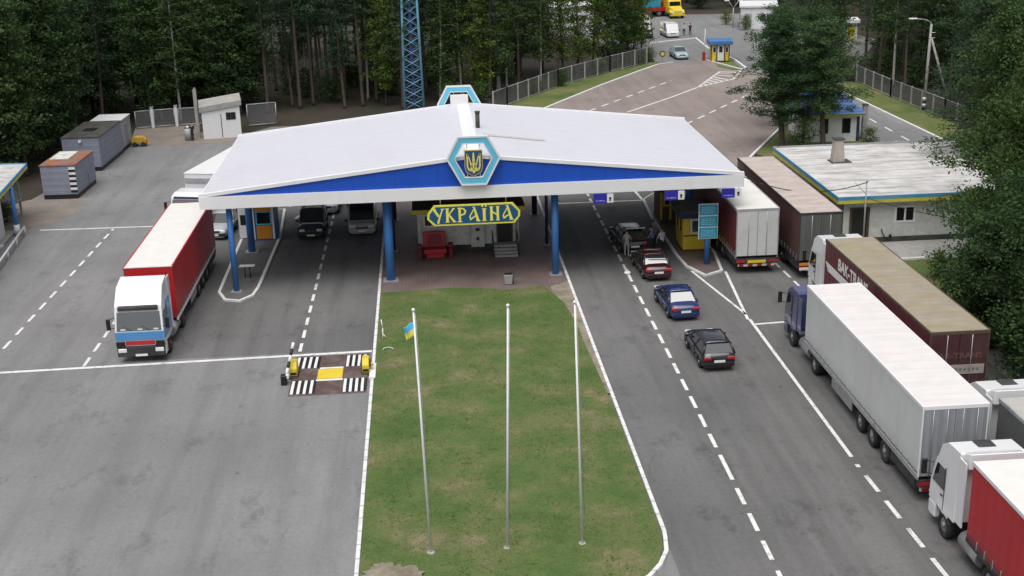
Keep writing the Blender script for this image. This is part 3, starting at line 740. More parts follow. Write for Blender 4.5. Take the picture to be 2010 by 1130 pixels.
mb = MB(); mb.tube([(-3.7, y0 - .12, .9), (-3.62, y0 - .12, .6), (-3.4, y0 - .12, .3), (-3.2, y0 - .12, .2)], .035, 6); mb.ball((-3.1, y0 - .15, .42), .11); mb.build('standpipe', M['black'], t)
t = thing('cable_post', 'thin grey steel post carrying a sagging cable at the building corner', 'post', (27.5, 75.6, 0))
mb = MB(); mb.cyl((0, 0, 0), (0, 0, 4.3), .06, .05, 8); mb.build('post', M['galv'], t)
mb = MB(); mb.cyl((-.05, 0, 4.25), (.12, 0, 4.25), .035, .035, 6); mb.cyl((.02, 0, 3.4), (-.75, .1, 4.2), .02, .02, 6); mb.build('bracket', M['galv'], t)
def sag(a, b, s, n=14):
    a, b = Vector(a), Vector(b); return [a.lerp(b, i / n) - Vector((0, 0, s * 4 * (i / n) * (1 - i / n))) for i in range(n + 1)]
mb = MB(); mb.tube(sag((27.5, 75.55, 4.2), (18.45, 74.5, 5.6), .95), .03, 5); tag(mb.build('overhead_cable', M['black']), 'black cable sagging over the lorry roofs to the canopy', 'cable')
mb = MB(); mb.tube(sag((27.5, 75.5, 3.2), (37, 73, 1.6), .35), .022, 5); tag(mb.build('overhead_cable', M['black']), 'thin cable running low across the white building wall', 'cable')

# hut under the canopy
t = thing('guard_hut', 'rough white rendered hut with dark doorway under the middle of the canopy', 'hut', (2.4, 79.6, K))
mb = MB(); mb.box(-3.2, 3.3, -1.4, 3.4, .42, 2.75); mb.build('wall', M['plaster_grey'], t)
mb = MB(); mb.box(-3.05, 3.15, -1.25, 3.3, 0, .42); mb.build('plinth', M['dark_roof'], t)
mb = MB(); mb.box(-3.5, 3.7, -1.75, 3.6, 2.75, 2.9); mb.build('roof', M['brown'], t)
mb = MB(); mb.box(-3.52, 3.72, -1.8, -1.752, 2.66, 2.92); mb.build('eaves_board', M['fascia_yellow'], t)
mb = MB(); mb.box(.2, 1.05, -1.62, -1.402, .3, 2.6); p = mb.build('pilaster', M['plaster'], t)
mb = MB(); mb.box(.5, .75, -1.64, -1.61, 1.35, 1.55); mb.build('vent', M['black'], p)
mb = MB(); mb.cyl((.62, -1.645, .85), (.62, -1.6, .85), .12, .12, 8); mb.build('vent', M['brown'], p)
mb = MB(); mb.box(1.95, 2.8, -1.43, -1.3, .5, 2.5); d = mb.build('door', M['black'], t)
for fx0, fx1 in ((1.85, 1.95), (2.8, 2.9)):
    mb = MB(); mb.box(fx0, fx1, -1.45, -1.38, .5, 2.55); mb.build('frame', M['brown'], d)
window(t, -1.35, -.2, 1.75, 2.5, -1.4, mull=1, bar=.08)
window(t, -2.8, -1.7, 1.7, 2.5, -1.4, mull=1, bar=.08)
mb = MB(); mb.tube([(3.12, -1.5, .0), (3.12, -1.5, 2.7)], .05, 8); mb.build('downpipe', M['galv'], t)
for k in range(4):
    mb = MB(); mb.box(1.62, 3.08, -3.2 + k * .34, -2.86 + k * .34 if k < 3 else -1.45, 0, .13 * (k + 1)); mb.build('step', M['concrete'], t, .012)
for x in (1.56, 3.14):
    mb = MB(); mb.tube([(x, -3.05, 0), (x, -3.05, .9), (x, -1.6, 1.35), (x, -1.6, .5)], .028, 6); mb.build('handrail', M['black'], t)

# big red seat in front of the hut
t = thing('red_armchair', 'big red armchair with rounded arm ends in front of the rough white hut', 'armchair', (.25, 77.1, K), R(2))
mb = MB(); mb.box(-.72, .72, -.42, .38, .32, .62); mb.build('seat', M['red'], t, .06, 2)
mb = MB(); mb.hexa([(-.75, .30, .5), (.75, .30, .5), (.75, .55, .5), (-.75, .55, .5)], [(-.72, .48, 1.55), (.72, .48, 1.55), (.72, .68, 1.55), (-.72, .68, 1.55)]); b = mb.build('backrest', M['red'], t, .05, 2)
mb = MB(); mb.hexa([(-.45, .27, .72), (.45, .27, .72), (.45, .32, .72), (-.45, .32, .72)], [(-.45, .445, 1.4), (.45, .445, 1.4), (.45, .5, 1.4), (-.45, .5, 1.4)]); mb.build('cushion', mat('red_dark', (.22, .015, .03), .6), b)
mb = MB(); mb.box(-.55, .55, -.46, -.425, .08, .34); mb.build('front_panel', M['red'], t)
for s in (-1, 1):
    mb = MB(); mb.box(s * .98 - .13, s * .98 + .13, -.5, .45, .0, .72); a = mb.build('armrest', mat('arm_red', (.16, .012, .02), .5) if s < 0 else bpy.data.materials['arm_red'], t, .04)
    mb = MB(); mb.cyl((s * .98 - .15, -.35, .82), (s * .98 + .15, -.35, .82), .22, .22, 16); mb.build('arm_end', bpy.data.materials['arm_red'], a)
t = thing('litter_bin', 'small tapered grey litter bin where the brick paving meets the lawn', 'bin', (4.47, 70.95, K))
mb = MB(); mb.hexa([(-.2, -.18, .03), (.2, -.18, .03), (.2, .18, .03), (-.2, .18, .03)], [(-.26, -.22, .62), (.26, -.22, .62), (.26, .22, .62), (-.26, .22, .62)]); mb.build('bucket', M['galv'], t, .015)
mb = MB(); mb.box(-.24, .24, -.2, .2, .60, .632); mb.build('opening', M['black'], t)
mb = MB(); mb.box(.27, .31, -.1, .1, 0, .75); mb.build('stand', M['navy'], t)

# kiosks of the right island
def kiosk(name, label, loc, w, d, h, wallm, roofm, group=None, win=True):
    t = thing(name, label, 'kiosk', loc, 0, group)
    mb = MB(); mb.box(-w, w, -d, d, .06, h); mb.build('wall', M[wallm], t, .01)
    mb = MB(); mb.box(-w - .35, w + .35, -d - .4, d + .3, h, h + .12); mb.build('roof', M[roofm], t, .02)
    mb = MB(); mb.box(-w - .3, w + .3, -d - .35, d + .25, h - .32, h - .002); mb.build('eaves', M['navy'], t)
    mb = MB(); mb.box(-w - .03, w + .03, -d - .03, d + .03, 0, .12); mb.build('base', M['brown'], t)
    return t
t = kiosk('inspection_kiosk', 'yellow kiosk with dark flat roof and blue eaves behind the teal sign', (16.82, 77.1, .105), .88, 1.2, 2.55, 'yellow', 'dark_roof')
window(t, -.42, .7, 1.15, 2.1, -1.2, mull=0, bar=.1)
mb = MB(); mb.box(-.86, .86, -1.24, -1.2, .98, 1.06); mb.build('sill', M['brown'], t)
window_x(t, -.9, -.1, 1.1, 2.1, -.88, 'yellow'); window_x(t, .1, .95, 1.1, 2.1, -.88, 'yellow')
mb = MB(); mb.box(-.905, -.87, -.95, 1.0, .15, .95); mb.build('side_panel', M['fascia_yellow'], t)
t = kiosk('inspection_kiosk', 'narrow brown and yellow kiosk standing behind the yellow kiosk', (16.6, 84.2, .105), .8, 1.2, 2.5, 'brown', 'dark_roof')
window(t, -.6, .5, 1.1, 2.1, -1.2, 'yellow', 1, bar=.12)
for x in (-.74, -.1, .68):
    mb = MB(); mb.box(x - .07, x + .07, -1.26, -1.2, .15, 2.2); mb.build('batten', M['yellow'], t)
t = thing('lane_sign', 'teal three-panel sign on a blue post at the island tip', 'sign', (16.83, 73.1, .105))
mb = MB(); mb.cyl((0, 0, 0), (0, 0, 3.8), .17, .15, 14); mb.build('post', M['column_blue'], t)
for k in range(3):
    mb = MB(); mb.box(-.56, .56, -.24, -.18, 1.72 + k * .72, 2.36 + k * .72); p = mb.build('panel', M['teal'], t)
    mb = MB()
    for z in (1.86, 1.98, 2.1, 2.2):
        a = -.42
        while a < .36:
            b = a + rnd.uniform(.08, .25); mb.box(a, min(b, .44), -.246, -.238, z + k * .72 - .025, z + k * .72 + .025); a = b + .06
    mb.build('lettering', mat('teal_light%d' % k, (.25, .52, .6), .5), p)
mb = MB(); mb.box(-.6, .6, -.2, -.15, 1.66, 3.86); mb.build('backing', M['white_paint'], t)

# left island: orange booth, white board, low table
t = thing('ticket_booth', 'blue booth with orange front panel under the left side of the canopy', 'booth', (-11.1, 83.7, .105))
mb = MB(); mb.box(-.75, .75, -.9, 1.2, 0, 2.5); mb.build('wall', M['column_blue'], t)
mb = MB(); mb.box(-1.0, 1.0, -1.15, 1.4, 2.5, 2.62); mb.build('roof', M['navy'], t)
mb = MB(); mb.box(-.5, .5, -.96, -.9, .12, 1.02); mb.build('front_panel', M['orange'], t)
mb = MB(); mb.box(-.55, .55, -.97, -.9, 2.05, 2.35); mb.build('top_panel', M['orange'], t)
window(t, -.52, .52, 1.08, 2.02, -.9, 'light_blue', 0, bar=.08)
for x in (-.68, .62):
    mb = MB(); mb.box(x - .07, x + .07, -.97, -.9, .1, 2.4); mb.build('corner_post', M['white_paint'], t)
t = thing('notice_board', 'tall white notice board with dark slot beside the blue column', 'notice board', (-12.55, 83.3, .105))
mb = MB(); mb.box(-.28, .28, -.08, .08, .1, 2.1); mb.build('board', M['white_paint'], t)
mb = MB(); mb.box(-.16, .2, -.09, -.08, 1.0, 1.7); mb.build('display', M['black'], t)
mb = MB(); mb.box(-.25, -.18, -.05, .05, 0, .1); mb.box(.18, .25, -.05, .05, 0, .1); mb.build('foot', M['steel'], t)
t = thing('white_table', 'small white slab table beside the thin blue column on the left island', 'table', (-11.25, 74.6, .105))
mb = MB(); mb.box(-.46, .46, -.22, .22, .74, .78); mb.build('tabletop', M['white_paint'], t, .01)
for x, y in ((-.15, -.1), (.15, -.1), (.15, .1), (-.15, .1)):
    mb = MB(); mb.cyl((x, y, 0), (x, y, .72), .025, .025, 6); mb.build('leg', M['chassis'], t)

# office on the far left
t = thing('office_building', 'white building cut by the left frame edge with blue and yellow flat roof', 'building', (-33, 83.5, .09))
wp = [(-6, -20), (5.3, -20), (3.42, 3.8), (-6, 4.5)]
mb = MB(); mb.prism(wp, 'z', 0, 3.45); mb.build('wall', M['white_paint'], t)
RF = [(-6.4, -20), (6.45, -20), (4.6, .5), (3.78, 9.4), (-6.4, 10.2)]
mb = MB(); mb.prism(RF, 'z', 3.45, 3.72); mb.build('roof', M['bitumen'], t)
for m, za, zb, o in (('fascia_blue', 3.60, 3.80, .07), ('fascia_yellow', 3.40, 3.597, .05)):
    e = [(6.45, -20), (4.6, .5), (3.78, 9.4), (-6.4, 10.2)]; f = offset_line(e, -o)
    for (a, b, c, d) in zip(e, e[1:], f[1:], f):
        mb = MB(); mb.prism([a, b, c, d], 'z', za, zb); mb.build('eaves_band', M[m], t)
mb = MB(); mb.cyl((4.3, 3.7, 0), (4.3, 3.7, 3.45), .15, .14, 14); mb.build('column', M['column_blue'], t)
mb = MB(); mb.cyl((4.3, 3.7, 0), (4.3, 3.7, .7), .2, .19, 14); mb.build('column_base', M['white_paint'], t)
t = thing('white_railing', 'white kerbside railing in front of the left office', 'railing', (-28.25, 87.4, .0))
mb = MB(); mb.tube([(1.0, -10, .55), (0, 0, .55)], .07, 8); mb.build('rail', M['white_paint'], t)
for y in (-9, -6, -3, -.1):
    mb = MB(); mb.cyl((-y * .1, y, 0), (-y * .1, y, .55), .08, .08, 8); mb.build('post', M['white_paint'], t)
t = thing('stair_frame', 'grey scaffold-like stair frame behind the office corner by the container', 'frame', (-30.6, 92.2, 0))
for x, y in ((-.6, -.8), (.5, -.8), (.5, .8), (-.6, .8)):
    mb = MB(); mb.box(x - .07, x + .07, y - .07, y + .07, 0, 2.5); mb.build('post', M['galv'], t)
mb = MB(); mb.box(-.7, .6, -.9, .9, 1.15, 1.25); mb.build('deck', M['concrete'], t)
mb = MB(); mb.box(-.6, .5, -.84, -.76, .3, 1.0); mb.build('panel', M['galv'], t)

# containers
def container(label, x0, x1, y0, y1, z, wallm, roofm, rz, extra=None):
    cx, cy = (x0 + x1) / 2, (y0 + y1) / 2; w, d = (x1 - x0) / 2, (y1 - y0) / 2
    t = thing('container', label, 'container', (cx, cy, 0), rz, 'metal containers along the yard edge')
    mb = MB(); mb.box(-w, w, -d, d, .35, z); mb.build('wall', M[wallm], t, .02)
    mb = MB(); mb.box(-w + .03, w - .03, -d + .03, d - .03, 0, .35); mb.build('skid', M['black'], t)
    mb = MB(); mb.box(-w - .05, w + .05, -d - .05, d + .05, z, z + .07); mb.build('roof', M[roofm], t)
    return t, w, d
t, w, d = container('grey container with rusty roof and black and white corner stripes', -29.6, -26.95, 97.4, 102.6, 2.62, 'container', 'container_rust', R(-2))
for k in range(10):
    mb = MB(); z0 = .5 + k * .2
    for q in (0,):
        mb.hexa([(w - .5, -d - .012, z0), (w + .012, -d - .012, z0 - .0), (w + .012, -d + .001, z0), (w - .5, -d + .001, z0)], [(w - .5, -d - .012, z0 + .2), (w + .012, -d - .012, z0 + .2), (w + .012, -d + .001, z0 + .2), (w - .5, -d + .001, z0 + .2)])
    mb.build('warning_stripe', M['kerb_white'] if k % 2 else M['black'], t)
mb = MB(); mb.box(-w * .9, w * .2, -d * .2, d * .9, 2.69, 2.73); mb.build('roof_sheet', M['plaster_grey'], t)
mb = MB(); mb.tube([(w + .03, .5, .4), (w + .03, .5, 2.5)], .02, 5); mb.build('door_bar', M['galv'], t)
t, w, d = container('larger grey container with dark flat roof behind the striped one', -30.4, -27.3, 107.0, 114.3, 2.85, 'container', 'dark_roof', R(-2))
mb = MB(); mb.box(-.5, .5, -1, .2, 2.92, 2.98); mb.build('roof_hatch', M['black'], t)
mb = MB(); mb.box(-.1, .1, -d - .2, -d - .05, 2.5, 2.7); mb.build('lamp', M['white_paint'], t)
t, w, d = container('pale grey container with white roof, farthest of the row', -29.9, -27.2, 114.8, 117.9, 2.8, 'galv', 'white_paint', R(-2))
mb = MB(); mb.box(w, w + .03, -.6, .4, .5, 2.3); mb.build('door', M['container'], t)
t = thing('yellow_compressor', 'small yellow machine on wheels beside the farthest container', 'machine', (-26.3, 116.9, 0)); t.scale = (.75, .75, .8)
mb = MB(); mb.prism([(-.9, .35), (.9, .35), (.9, .8), (.5, 1.15), (-.6, 1.15), (-.9, .8)], 'y', -.45, .45); mb.build('housing', mat('machine_yellow', (.55, .34, .04), .6, dirt=(.25, .12, .04), dlo=.45, dhi=.7), t, .04)
for x in (-.5, .5):
    for y in (-.5, .5):
        mb = MB(); mb.cyl((x, y - .07, .28), (x, y + .07, .28), .28, .28, 12); mb.build('wheel', M['rubber'], t)
mb = MB(); mb.tube([(.9, 0, .4), (1.5, 0, .3)], .04, 6); mb.build('drawbar', M['orange'], t)

# white shed and gates at the back of the yard
t = thing('white_shed', 'small white shed with mono-pitch roof and dark window at the yard end', 'shed', (-19.3, 120.6, 0), R(10))
mb = MB(); mb.hexa([(-1.75, -1.5, 0), (1.75, -1.5, 0), (1.75, 1.5, 0), (-1.75, 1.5, 0)], [(-1.75, -1.5, 2.55), (1.75, -1.5, 2.95), (1.75, 1.5, 3.1), (-1.75, 1.5, 2.7)]); mb.build('wall', M['white_paint'], t)
mb = MB(); mb.hexa([(-1.95, -1.65, 2.56), (1.95, -1.65, 3.02), (1.95, 1.7, 3.2), (-1.95, 1.7, 2.75)], [(-1.95, -1.65, 3.05), (1.95, -1.65, 3.5), (1.95, 1.7, 3.66), (-1.95, 1.7, 3.2)]); mb.build('roof', M['concrete'], t)
window(t, .45, 1.35, 1.7, 2.4, -1.5, 'dark_roof', 1)
mb = MB(); mb.box(-.05, .02, -1.52, -1.5, .1, 2.3); mb.build('door_seam', M['dark_roof'], t)
t = thing('concrete_post', 'tall pale concrete post at the left corner of the white shed', 'post', (-21.35, 119.6, 0))
mb = MB(); mb.box(-.15, .15, -.15, .15, 0, 4.6); mb.build('shaft', M['concrete'], t, .02)
mb = MB(); mb.cyl((0, 0, 4.6), (0, 0, 4.75), .09, .07, 8); mb.build('cap', M['galv'], t)
t = thing('water_tank', 'small grey upright tank beside the concrete post', 'tank', (-22.15, 118.7, 0))
mb = MB(); mb.cyl((0, 0, 0), (0, 0, 1.15), .36, .36, 16); mb.build('body', M['galv'], t)
mb = MB(); mb.cyl((0, 0, 1.15), (0, 0, 1.4), .36, .12, 16); mb.build('lid', M['steel'], t)
def gate(label, x0, y0, x1, y1, h=1.75):
    L = math.hypot(x1 - x0, y1 - y0); a = math.atan2(y1 - y0, x1 - x0)
    t = thing('mesh_gate', label, 'gate', (x0, y0, 0), a, 'mesh gates at the end of the yard')
    mb = MB(); mb.tube([(0, 0, .15), (L, 0, .15), (L, 0, h), (0, 0, h), (0, 0, .15)], .05, 6); mb.build('frame', M['galv'], t)
    mb = MB(); mb.box(.05, L - .05, -.004, .004, .18, h - .03); mb.build('mesh', M['fence_mesh'], t)
    return t
gate('mesh gate leaf nearest the grey containers', -28.3, 125.2, -26.9, 125.6)
gate('wide mesh gate leaf in the middle of the yard end', -26.6, 125.7, -24.7, 126.1)
gate('wide mesh gate leaf next to the white shed', -24.3, 126.1, -21.9, 126.3)
for x, y in ((-26.75, 125.65), (-24.5, 126.1)):
    t = thing('gate_post', 'pale thick gate post between two mesh gate leaves', 'post', (x, y, 0), 0, 'gate posts between the mesh leaves')
    mb = MB(); mb.box(-.14, .14, -.14, .14, 0, 2.0); mb.build('shaft', M['kerb_white'], t, .02)
    mb = MB(); mb.box(-.17, .17, -.17, .17, 2.0, 2.08); mb.build('cap', M['galv'], t)
gate('low mesh gate leaf right of the white shed', -17.3, 124.2, -14.6, 125.0, 2.2)

def fence(label, pts, h, step, rails=True):
    t = thing('mesh_fence', label, 'fence', (pts[0][0], pts[0][1], 0))
    o = Vector(pts[0])
    for a, b in zip(pts, pts[1:]):
        a, b = Vector(a) - o, Vector(b) - o; L = (b - a).length; n = max(1, round(L / step))
        for k in range(n + 1):
            p = a.lerp(b, k / n); mb = MB(); mb.box(p.x - .08, p.x + .08, p.y - .08, p.y + .08, 0, h); mb.build('post', M['concrete'], t)
        mb = MB(); d = (b - a).normalized(); nn = Vector((-d.y, d.x)) * .004
        mb.prism([(a.x - nn.x, a.y - nn.y), (b.x - nn.x, b.y - nn.y), (b.x + nn.x, b.y + nn.y), (a.x + nn.x, a.y + nn.y)], 'z', .1, h - .08); mb.build('mesh', M['fence_mesh'], t)
        for z in (h - .08, .12):
            mb = MB(); mb.tube([(a.x, a.y, z), (b.x, b.y, z)], .035, 6); mb.build('rail', M['galv'], t)
    return t
fence('long grey mesh fence between the forest and the far road', [(7.0, 127.9), (8.6, 130.6), (15.1, 141.3), (22.3, 150.3), (27.8, 156.3)], 2.0, 2.6)
fence('grey mesh fence beside the verge on the right of the side road', [(49.4, 100), (48.9, 115), (48.1, 127), (47.9, 137)], 1.9, 2.6)

# far border post
t = thing('far_booth', 'yellow booth with blue roof and white door on the far traffic island', 'booth', (36.95, 156.2, .02), R(-8))
mb = MB(); mb.box(-1.15, 1.15, -1, 1.1, .12, 2.1); mb.build('wall', M['yellow'], t)
mb = MB(); mb.box(-1.5, 1.5, -1.4, 1.4, 2.1, 2.62); mb.build('roof', mat('booth_blue', (.05, .17, .38), .5), t, .05)
mb = MB(); mb.box(-.3, .4, -1.05, -1, .14, 2.0); dd = mb.build('door', M['white_paint'], t)
mb = MB(); mb.box(-.15, .25, -1.07, -1.05, 1.15, 1.9); mb.build('pane', M['win_dark'], dd)
for x in (-1.1, -.45, .55, 1.08):
    mb = MB(); mb.box(x - .06, x + .06, -1.06, -1, .14, 2.1); mb.build('batten', M['brown'], t)
window(t, -.95, -.5, 1.1, 1.85, -1, 'white_paint', 0); window(t, .6, 1.0, 1.1, 1.85, -1, 'white_paint', 0)
t = thing('boom_barrier', 'red and white boom barrier post left of the far yellow booth', 'barrier', (35.1, 156.8, 0))
mb = MB(); mb.box(-.15, .15, -.2, .2, 0, 1.05); mb.build('housing', M['red'], t)
mb = MB(); mb.cyl((0, 0, .9), (.2, .3, 3.9), .06, .04, 8); mb.build('boom', M['kerb_white'], t)
t = thing('round_sign', 'round sign on a thin frame beside the far gate', 'sign', (29.9, 156.9, 0))
mb = MB(); mb.cyl((0, -.03, 1.0), (0, .03, 1.0), .38, .38, 18); mb.build('disc', M['brown'], t)
mb = MB(); mb.cyl((0, -.04, 1.0), (0, -.028, 1.0), .24, .24, 16); mb.build('face', M['fascia_yellow'], t)
mb = MB(); mb.cyl((0, .04, 0), (0, .04, 1.3), .04, .04, 6); mb.build('post', M['galv'], t)
t = thing('gate_leaf', 'open grey gate leaf at the end of the verge', 'gate', (28.7, 158.6, 0), R(75))
mb = MB(); mb.tube([(0, 0, .1), (3, 0, .1), (3, 0, 1.7), (0, 0, 1.7), (0, 0, .1)], .05, 6); mb.build('frame', M['galv'], t)
mb = MB(); mb.box(.05, 2.95, -.004, .004, .12, 1.68); mb.build('mesh', M['fence_mesh'], t)
t = thing('white_building', 'white flat-roofed building with dark window beyond the far booth', 'building', (50.3, 188.5, 0), R(-14))
mb = MB(); mb.box(-2.6, 2.6, -2.5, 5, 0, 3.1); mb.build('wall', M['white_paint'], t)
mb = MB(); mb.box(-2.8, 2.8, -2.7, 5.2, 3.1, 3.35); mb.build('roof', M['canopy_white'], t)
window(t, .2, 1.1, 1.2, 2.2, -2.5, 'white_paint', 0)
mb = MB(); mb.box(-1.9, -1.0, -2.54, -2.4, .1, 2.2); mb.build('door', M['galv'], t)
mb = MB(); mb.box(-2.75, -2.62, 0, 1.2, 1, 2); mb.build('shutter', M['galv'], t)
t = thing('white_building', 'white building half hidden by the trees beyond the mesh fence', 'building', (22.6, 193.5, 0), R(6))
mb = MB(); mb.box(-3.2, 3.2, -2.5, 4, 0, 3.4); mb.build('wall', M['white_paint'], t)
mb = MB(); mb.box(-3.5, 3.5, -2.8, 4.3, 3.4, 3.7); mb.build('roof', M['canopy_white'], t)
for x in (-2.4, -.6, 1.2): window(t, x, x + .8, 1.1, 2.3, -2.5, 'white_paint', 0)
t = thing('pavilion', 'pale pavilion with yellow and blue panels among the trees on the right', 'building', (57.5, 173, 0), R(-12))
mb = MB(); mb.box(-2.4, 2.4, -1, 2, 0, 2.2); mb.build('wall', M['white_paint'], t)
mb = MB(); mb.box(-2.7, 2.7, -1.4, 2.3, 2.2, 2.6); mb.build('roof', M['canopy_white'], t)
for k, m in enumerate(('yellow', 'yellow', 'teal', 'yellow')):
    mb = MB(); mb.box(-2.2 + k * 1.1, -1.2 + k * 1.1, -1.06, -1, .1, 1.9); mb.build('panel', M[m], t)
# blue-roofed cottage behind the pines
t = thing('blue_roof_cottage', 'white cottage with blue hipped roof behind the pines', 'cottage', (35.4, 109.2, 0), R(-3))
mb = MB(); mb.box(-2.5, 2.5, -2.4, 2.6, 0, 2.5); mb.build('wall', M['white_paint'], t)
mb = MB(); mb.hexa([(-3, -2.9, 2.5), (3, -2.9, 2.5), (3, 3.1, 2.5), (-3, 3.1, 2.5)], [(-.9, .0, 4.3), (.9, .0, 4.3), (.9, .2, 4.3), (-.9, .2, 4.3)]); mb.build('roof', M['tile_blue'], t)
mb = MB(); mb.box(-2.9, 2.9, -2.8, -2.66, 2.28, 2.48); mb.build('eaves_board', M['fascia_yellow'], t)
for x in (-.95, 1.0): window(t, x, x + .75, .75, 2.05, -2.4, 'dark_roof', 0)
for x in (-2.35, 2.4):
    mb = MB(); mb.box(x - .12, x + .12, -2.46, -2.4, 0, 2.28); mb.build('corner_board', M['navy'], t)
t = thing('grey_pillar', 'grey upright pillar at the right corner of the blue-roofed cottage', 'pillar', (38.55, 107.6, 0))
mb = MB(); mb.box(-.2, .2, -.2, .2, 0, 3.0); mb.build('shaft', M['concrete'], t, .02)
mb = MB(); mb.box(-.24, .24, -.24, .24, 3.0, 3.08); mb.build('cap', M['dark_roof'], t)

# lattice mast
t = thing('lattice_mast', 'tall light blue lattice mast rising behind the canopy', 'mast', (-1.05, 131.5, 0))
mastm = mat('mast_blue', (.24, .56, .78), .5, dirt=(.3, .5, .62))
def hw(z): return 1.0 - .021 * z
zs = [i * 1.05 for i in range(25)]
for sx in (-1, 1):
    for sy in (-1, 1):
        mb = MB(); mb.tube([(sx * hw(z), sy * hw(z), z) for z in (0, 26)], .13, 6); mb.build('leg', mastm, t)
lac = mat('mast_lace', (.16, .36, .55), .5)
for side in range(4):
    mb = MB()
    for z0, z1 in zip(zs, zs[1:]):
        def pt(s, z):
            w = hw(z); return ((s * w, -w, z), (w, s * w, z), (-s * w, w, z), (-w, -s * w, z))[side]
        mb.cyl(pt(-1, z0), pt(1, z1), .045, .045, 5); mb.cyl(pt(1, z0), pt(-1, z1), .045, .045, 5)
    mb.build('lacing', lac, t)
mb = MB(); mb.box(-.12, .12, -hw(0) + .25, -hw(0) + .3, 0, 24); mb.build('ladder', mat('ladder_navy', (.03, .06, .15), .5), t)

# lamp posts
t = thing('lamp_post', 'concrete lamp post with striped foot and diagonal strut on the right verge', 'lamp post', (48.6, 119.3, 0))
mb = MB(); mb.cyl((0, 0, 0), (.1, 0, 8.3), .17, .11, 12); mb.build('pole', M['concrete'], t)
mb = MB(); mb.tube([(.1, 0, 8.2), (.0, 0, 8.5), (-.5, 0, 8.75), (-1.4, .1, 8.85)], .05, 7); a = mb.build('arm', M['galv'], t)
mb = MB(); mb.box(-2.1, -1.3, -.02, .22, 8.8, 8.94); mb.build('lamp_head', M['white_paint'], a, .04)
mb = MB(); mb.cyl((.2, .0, 7.0), (2.9, 0.6, 0), .10, .13, 10); mb.build('strut', M['bark_birch'], t)
for k in range(4):
    mb = MB(); mb.cyl((0, 0, .1 + k * .3), (0, 0, .4 + k * .3), .185, .18, 12); mb.build('stripe', M['black'] if k % 2 == 0 else M['kerb_white'], t)
for k in range(2):
    mb = MB(); mb.cyl((.1, 0, 7.0 + k * .5), (.55, 0, 7.0 + k * .5), .035, .035, 6); mb.build('insulator', M['white_paint'], t)
for k in range(2):
    mb = MB(); mb.tube(sag((49.15, 119.3, 7.0 + k * .5), (60, 96, 6.6 + k * .5), .5), .022, 5); tag(mb.build('overhead_wire', M['black']), ('upper' if k else 'lower') + ' thin wire running from the lamp post into the right trees', 'wire')
t = thing('double_lamp', 'grey lamp post with two white upturned heads beyond the far booth', 'lamp post', (46.5, 188.5, 0))
mb = MB(); mb.cyl((0, 0, 0), (0, 0, 2.9), .1, .08, 8); mb.build('pole', M['galv'], t)
for s in (-1, 1):
    mb = MB(); mb.tube([(0, 0, 2.9), (s * .8, 0, 3.9)], .06, 6); a = mb.build('arm', M['galv'], t)
    mb = MB(); mb.box(s * 1.0 - .35, s * 1.0 + .35, -.15, .15, 3.9, 4.1); mb.build('lamp_head', M['white_paint'], a, .03)
# ------------------------------------------------------------------ lorries
def wheel(parent, x, y, r, w, side, rim='rim', name='wheel'):
    mb = MB(); x0, x1 = (x, x + side * w)
    rr = []
    for xx, k in ((x0, .80), (x0 + side * w * .12, .97), (x0 + side * w * .3, 1), (x0 + side * w * .75, 1), (x0 + side * w * .92, .97), (x1, .86), (x1, .62), (x1 - side * .06, .56)):
        rr.append([(xx, y + r * k * math.cos(2 * PI * i / 20), r + r * k * math.sin(2 * PI * i / 20)) for i in range(20)])
    mb.loft(rr); t = mb.build(name, M['rubber'], parent)
    mb = MB()
    mb.cyl((x1 - side * .09, y, r), (x1 - side * .05, y, r), r * .58, r * .55, 18); mb.cyl((x1 - side * .05, y, r), (x1 + side * .015, y, r), r * .26, r * .20, 12)
    for k in range(8):
        a = 2 * PI * k / 8; mb.cyl((x1 - side * .06, y + r * .4 * math.cos(a), r + r * .4 * math.sin(a)), (x1 - side * .03, y + r * .4 * math.cos(a), r + r * .4 * math.sin(a)), .03, .03, 6)
    mb.build('rim', M[rim], t)
    return t

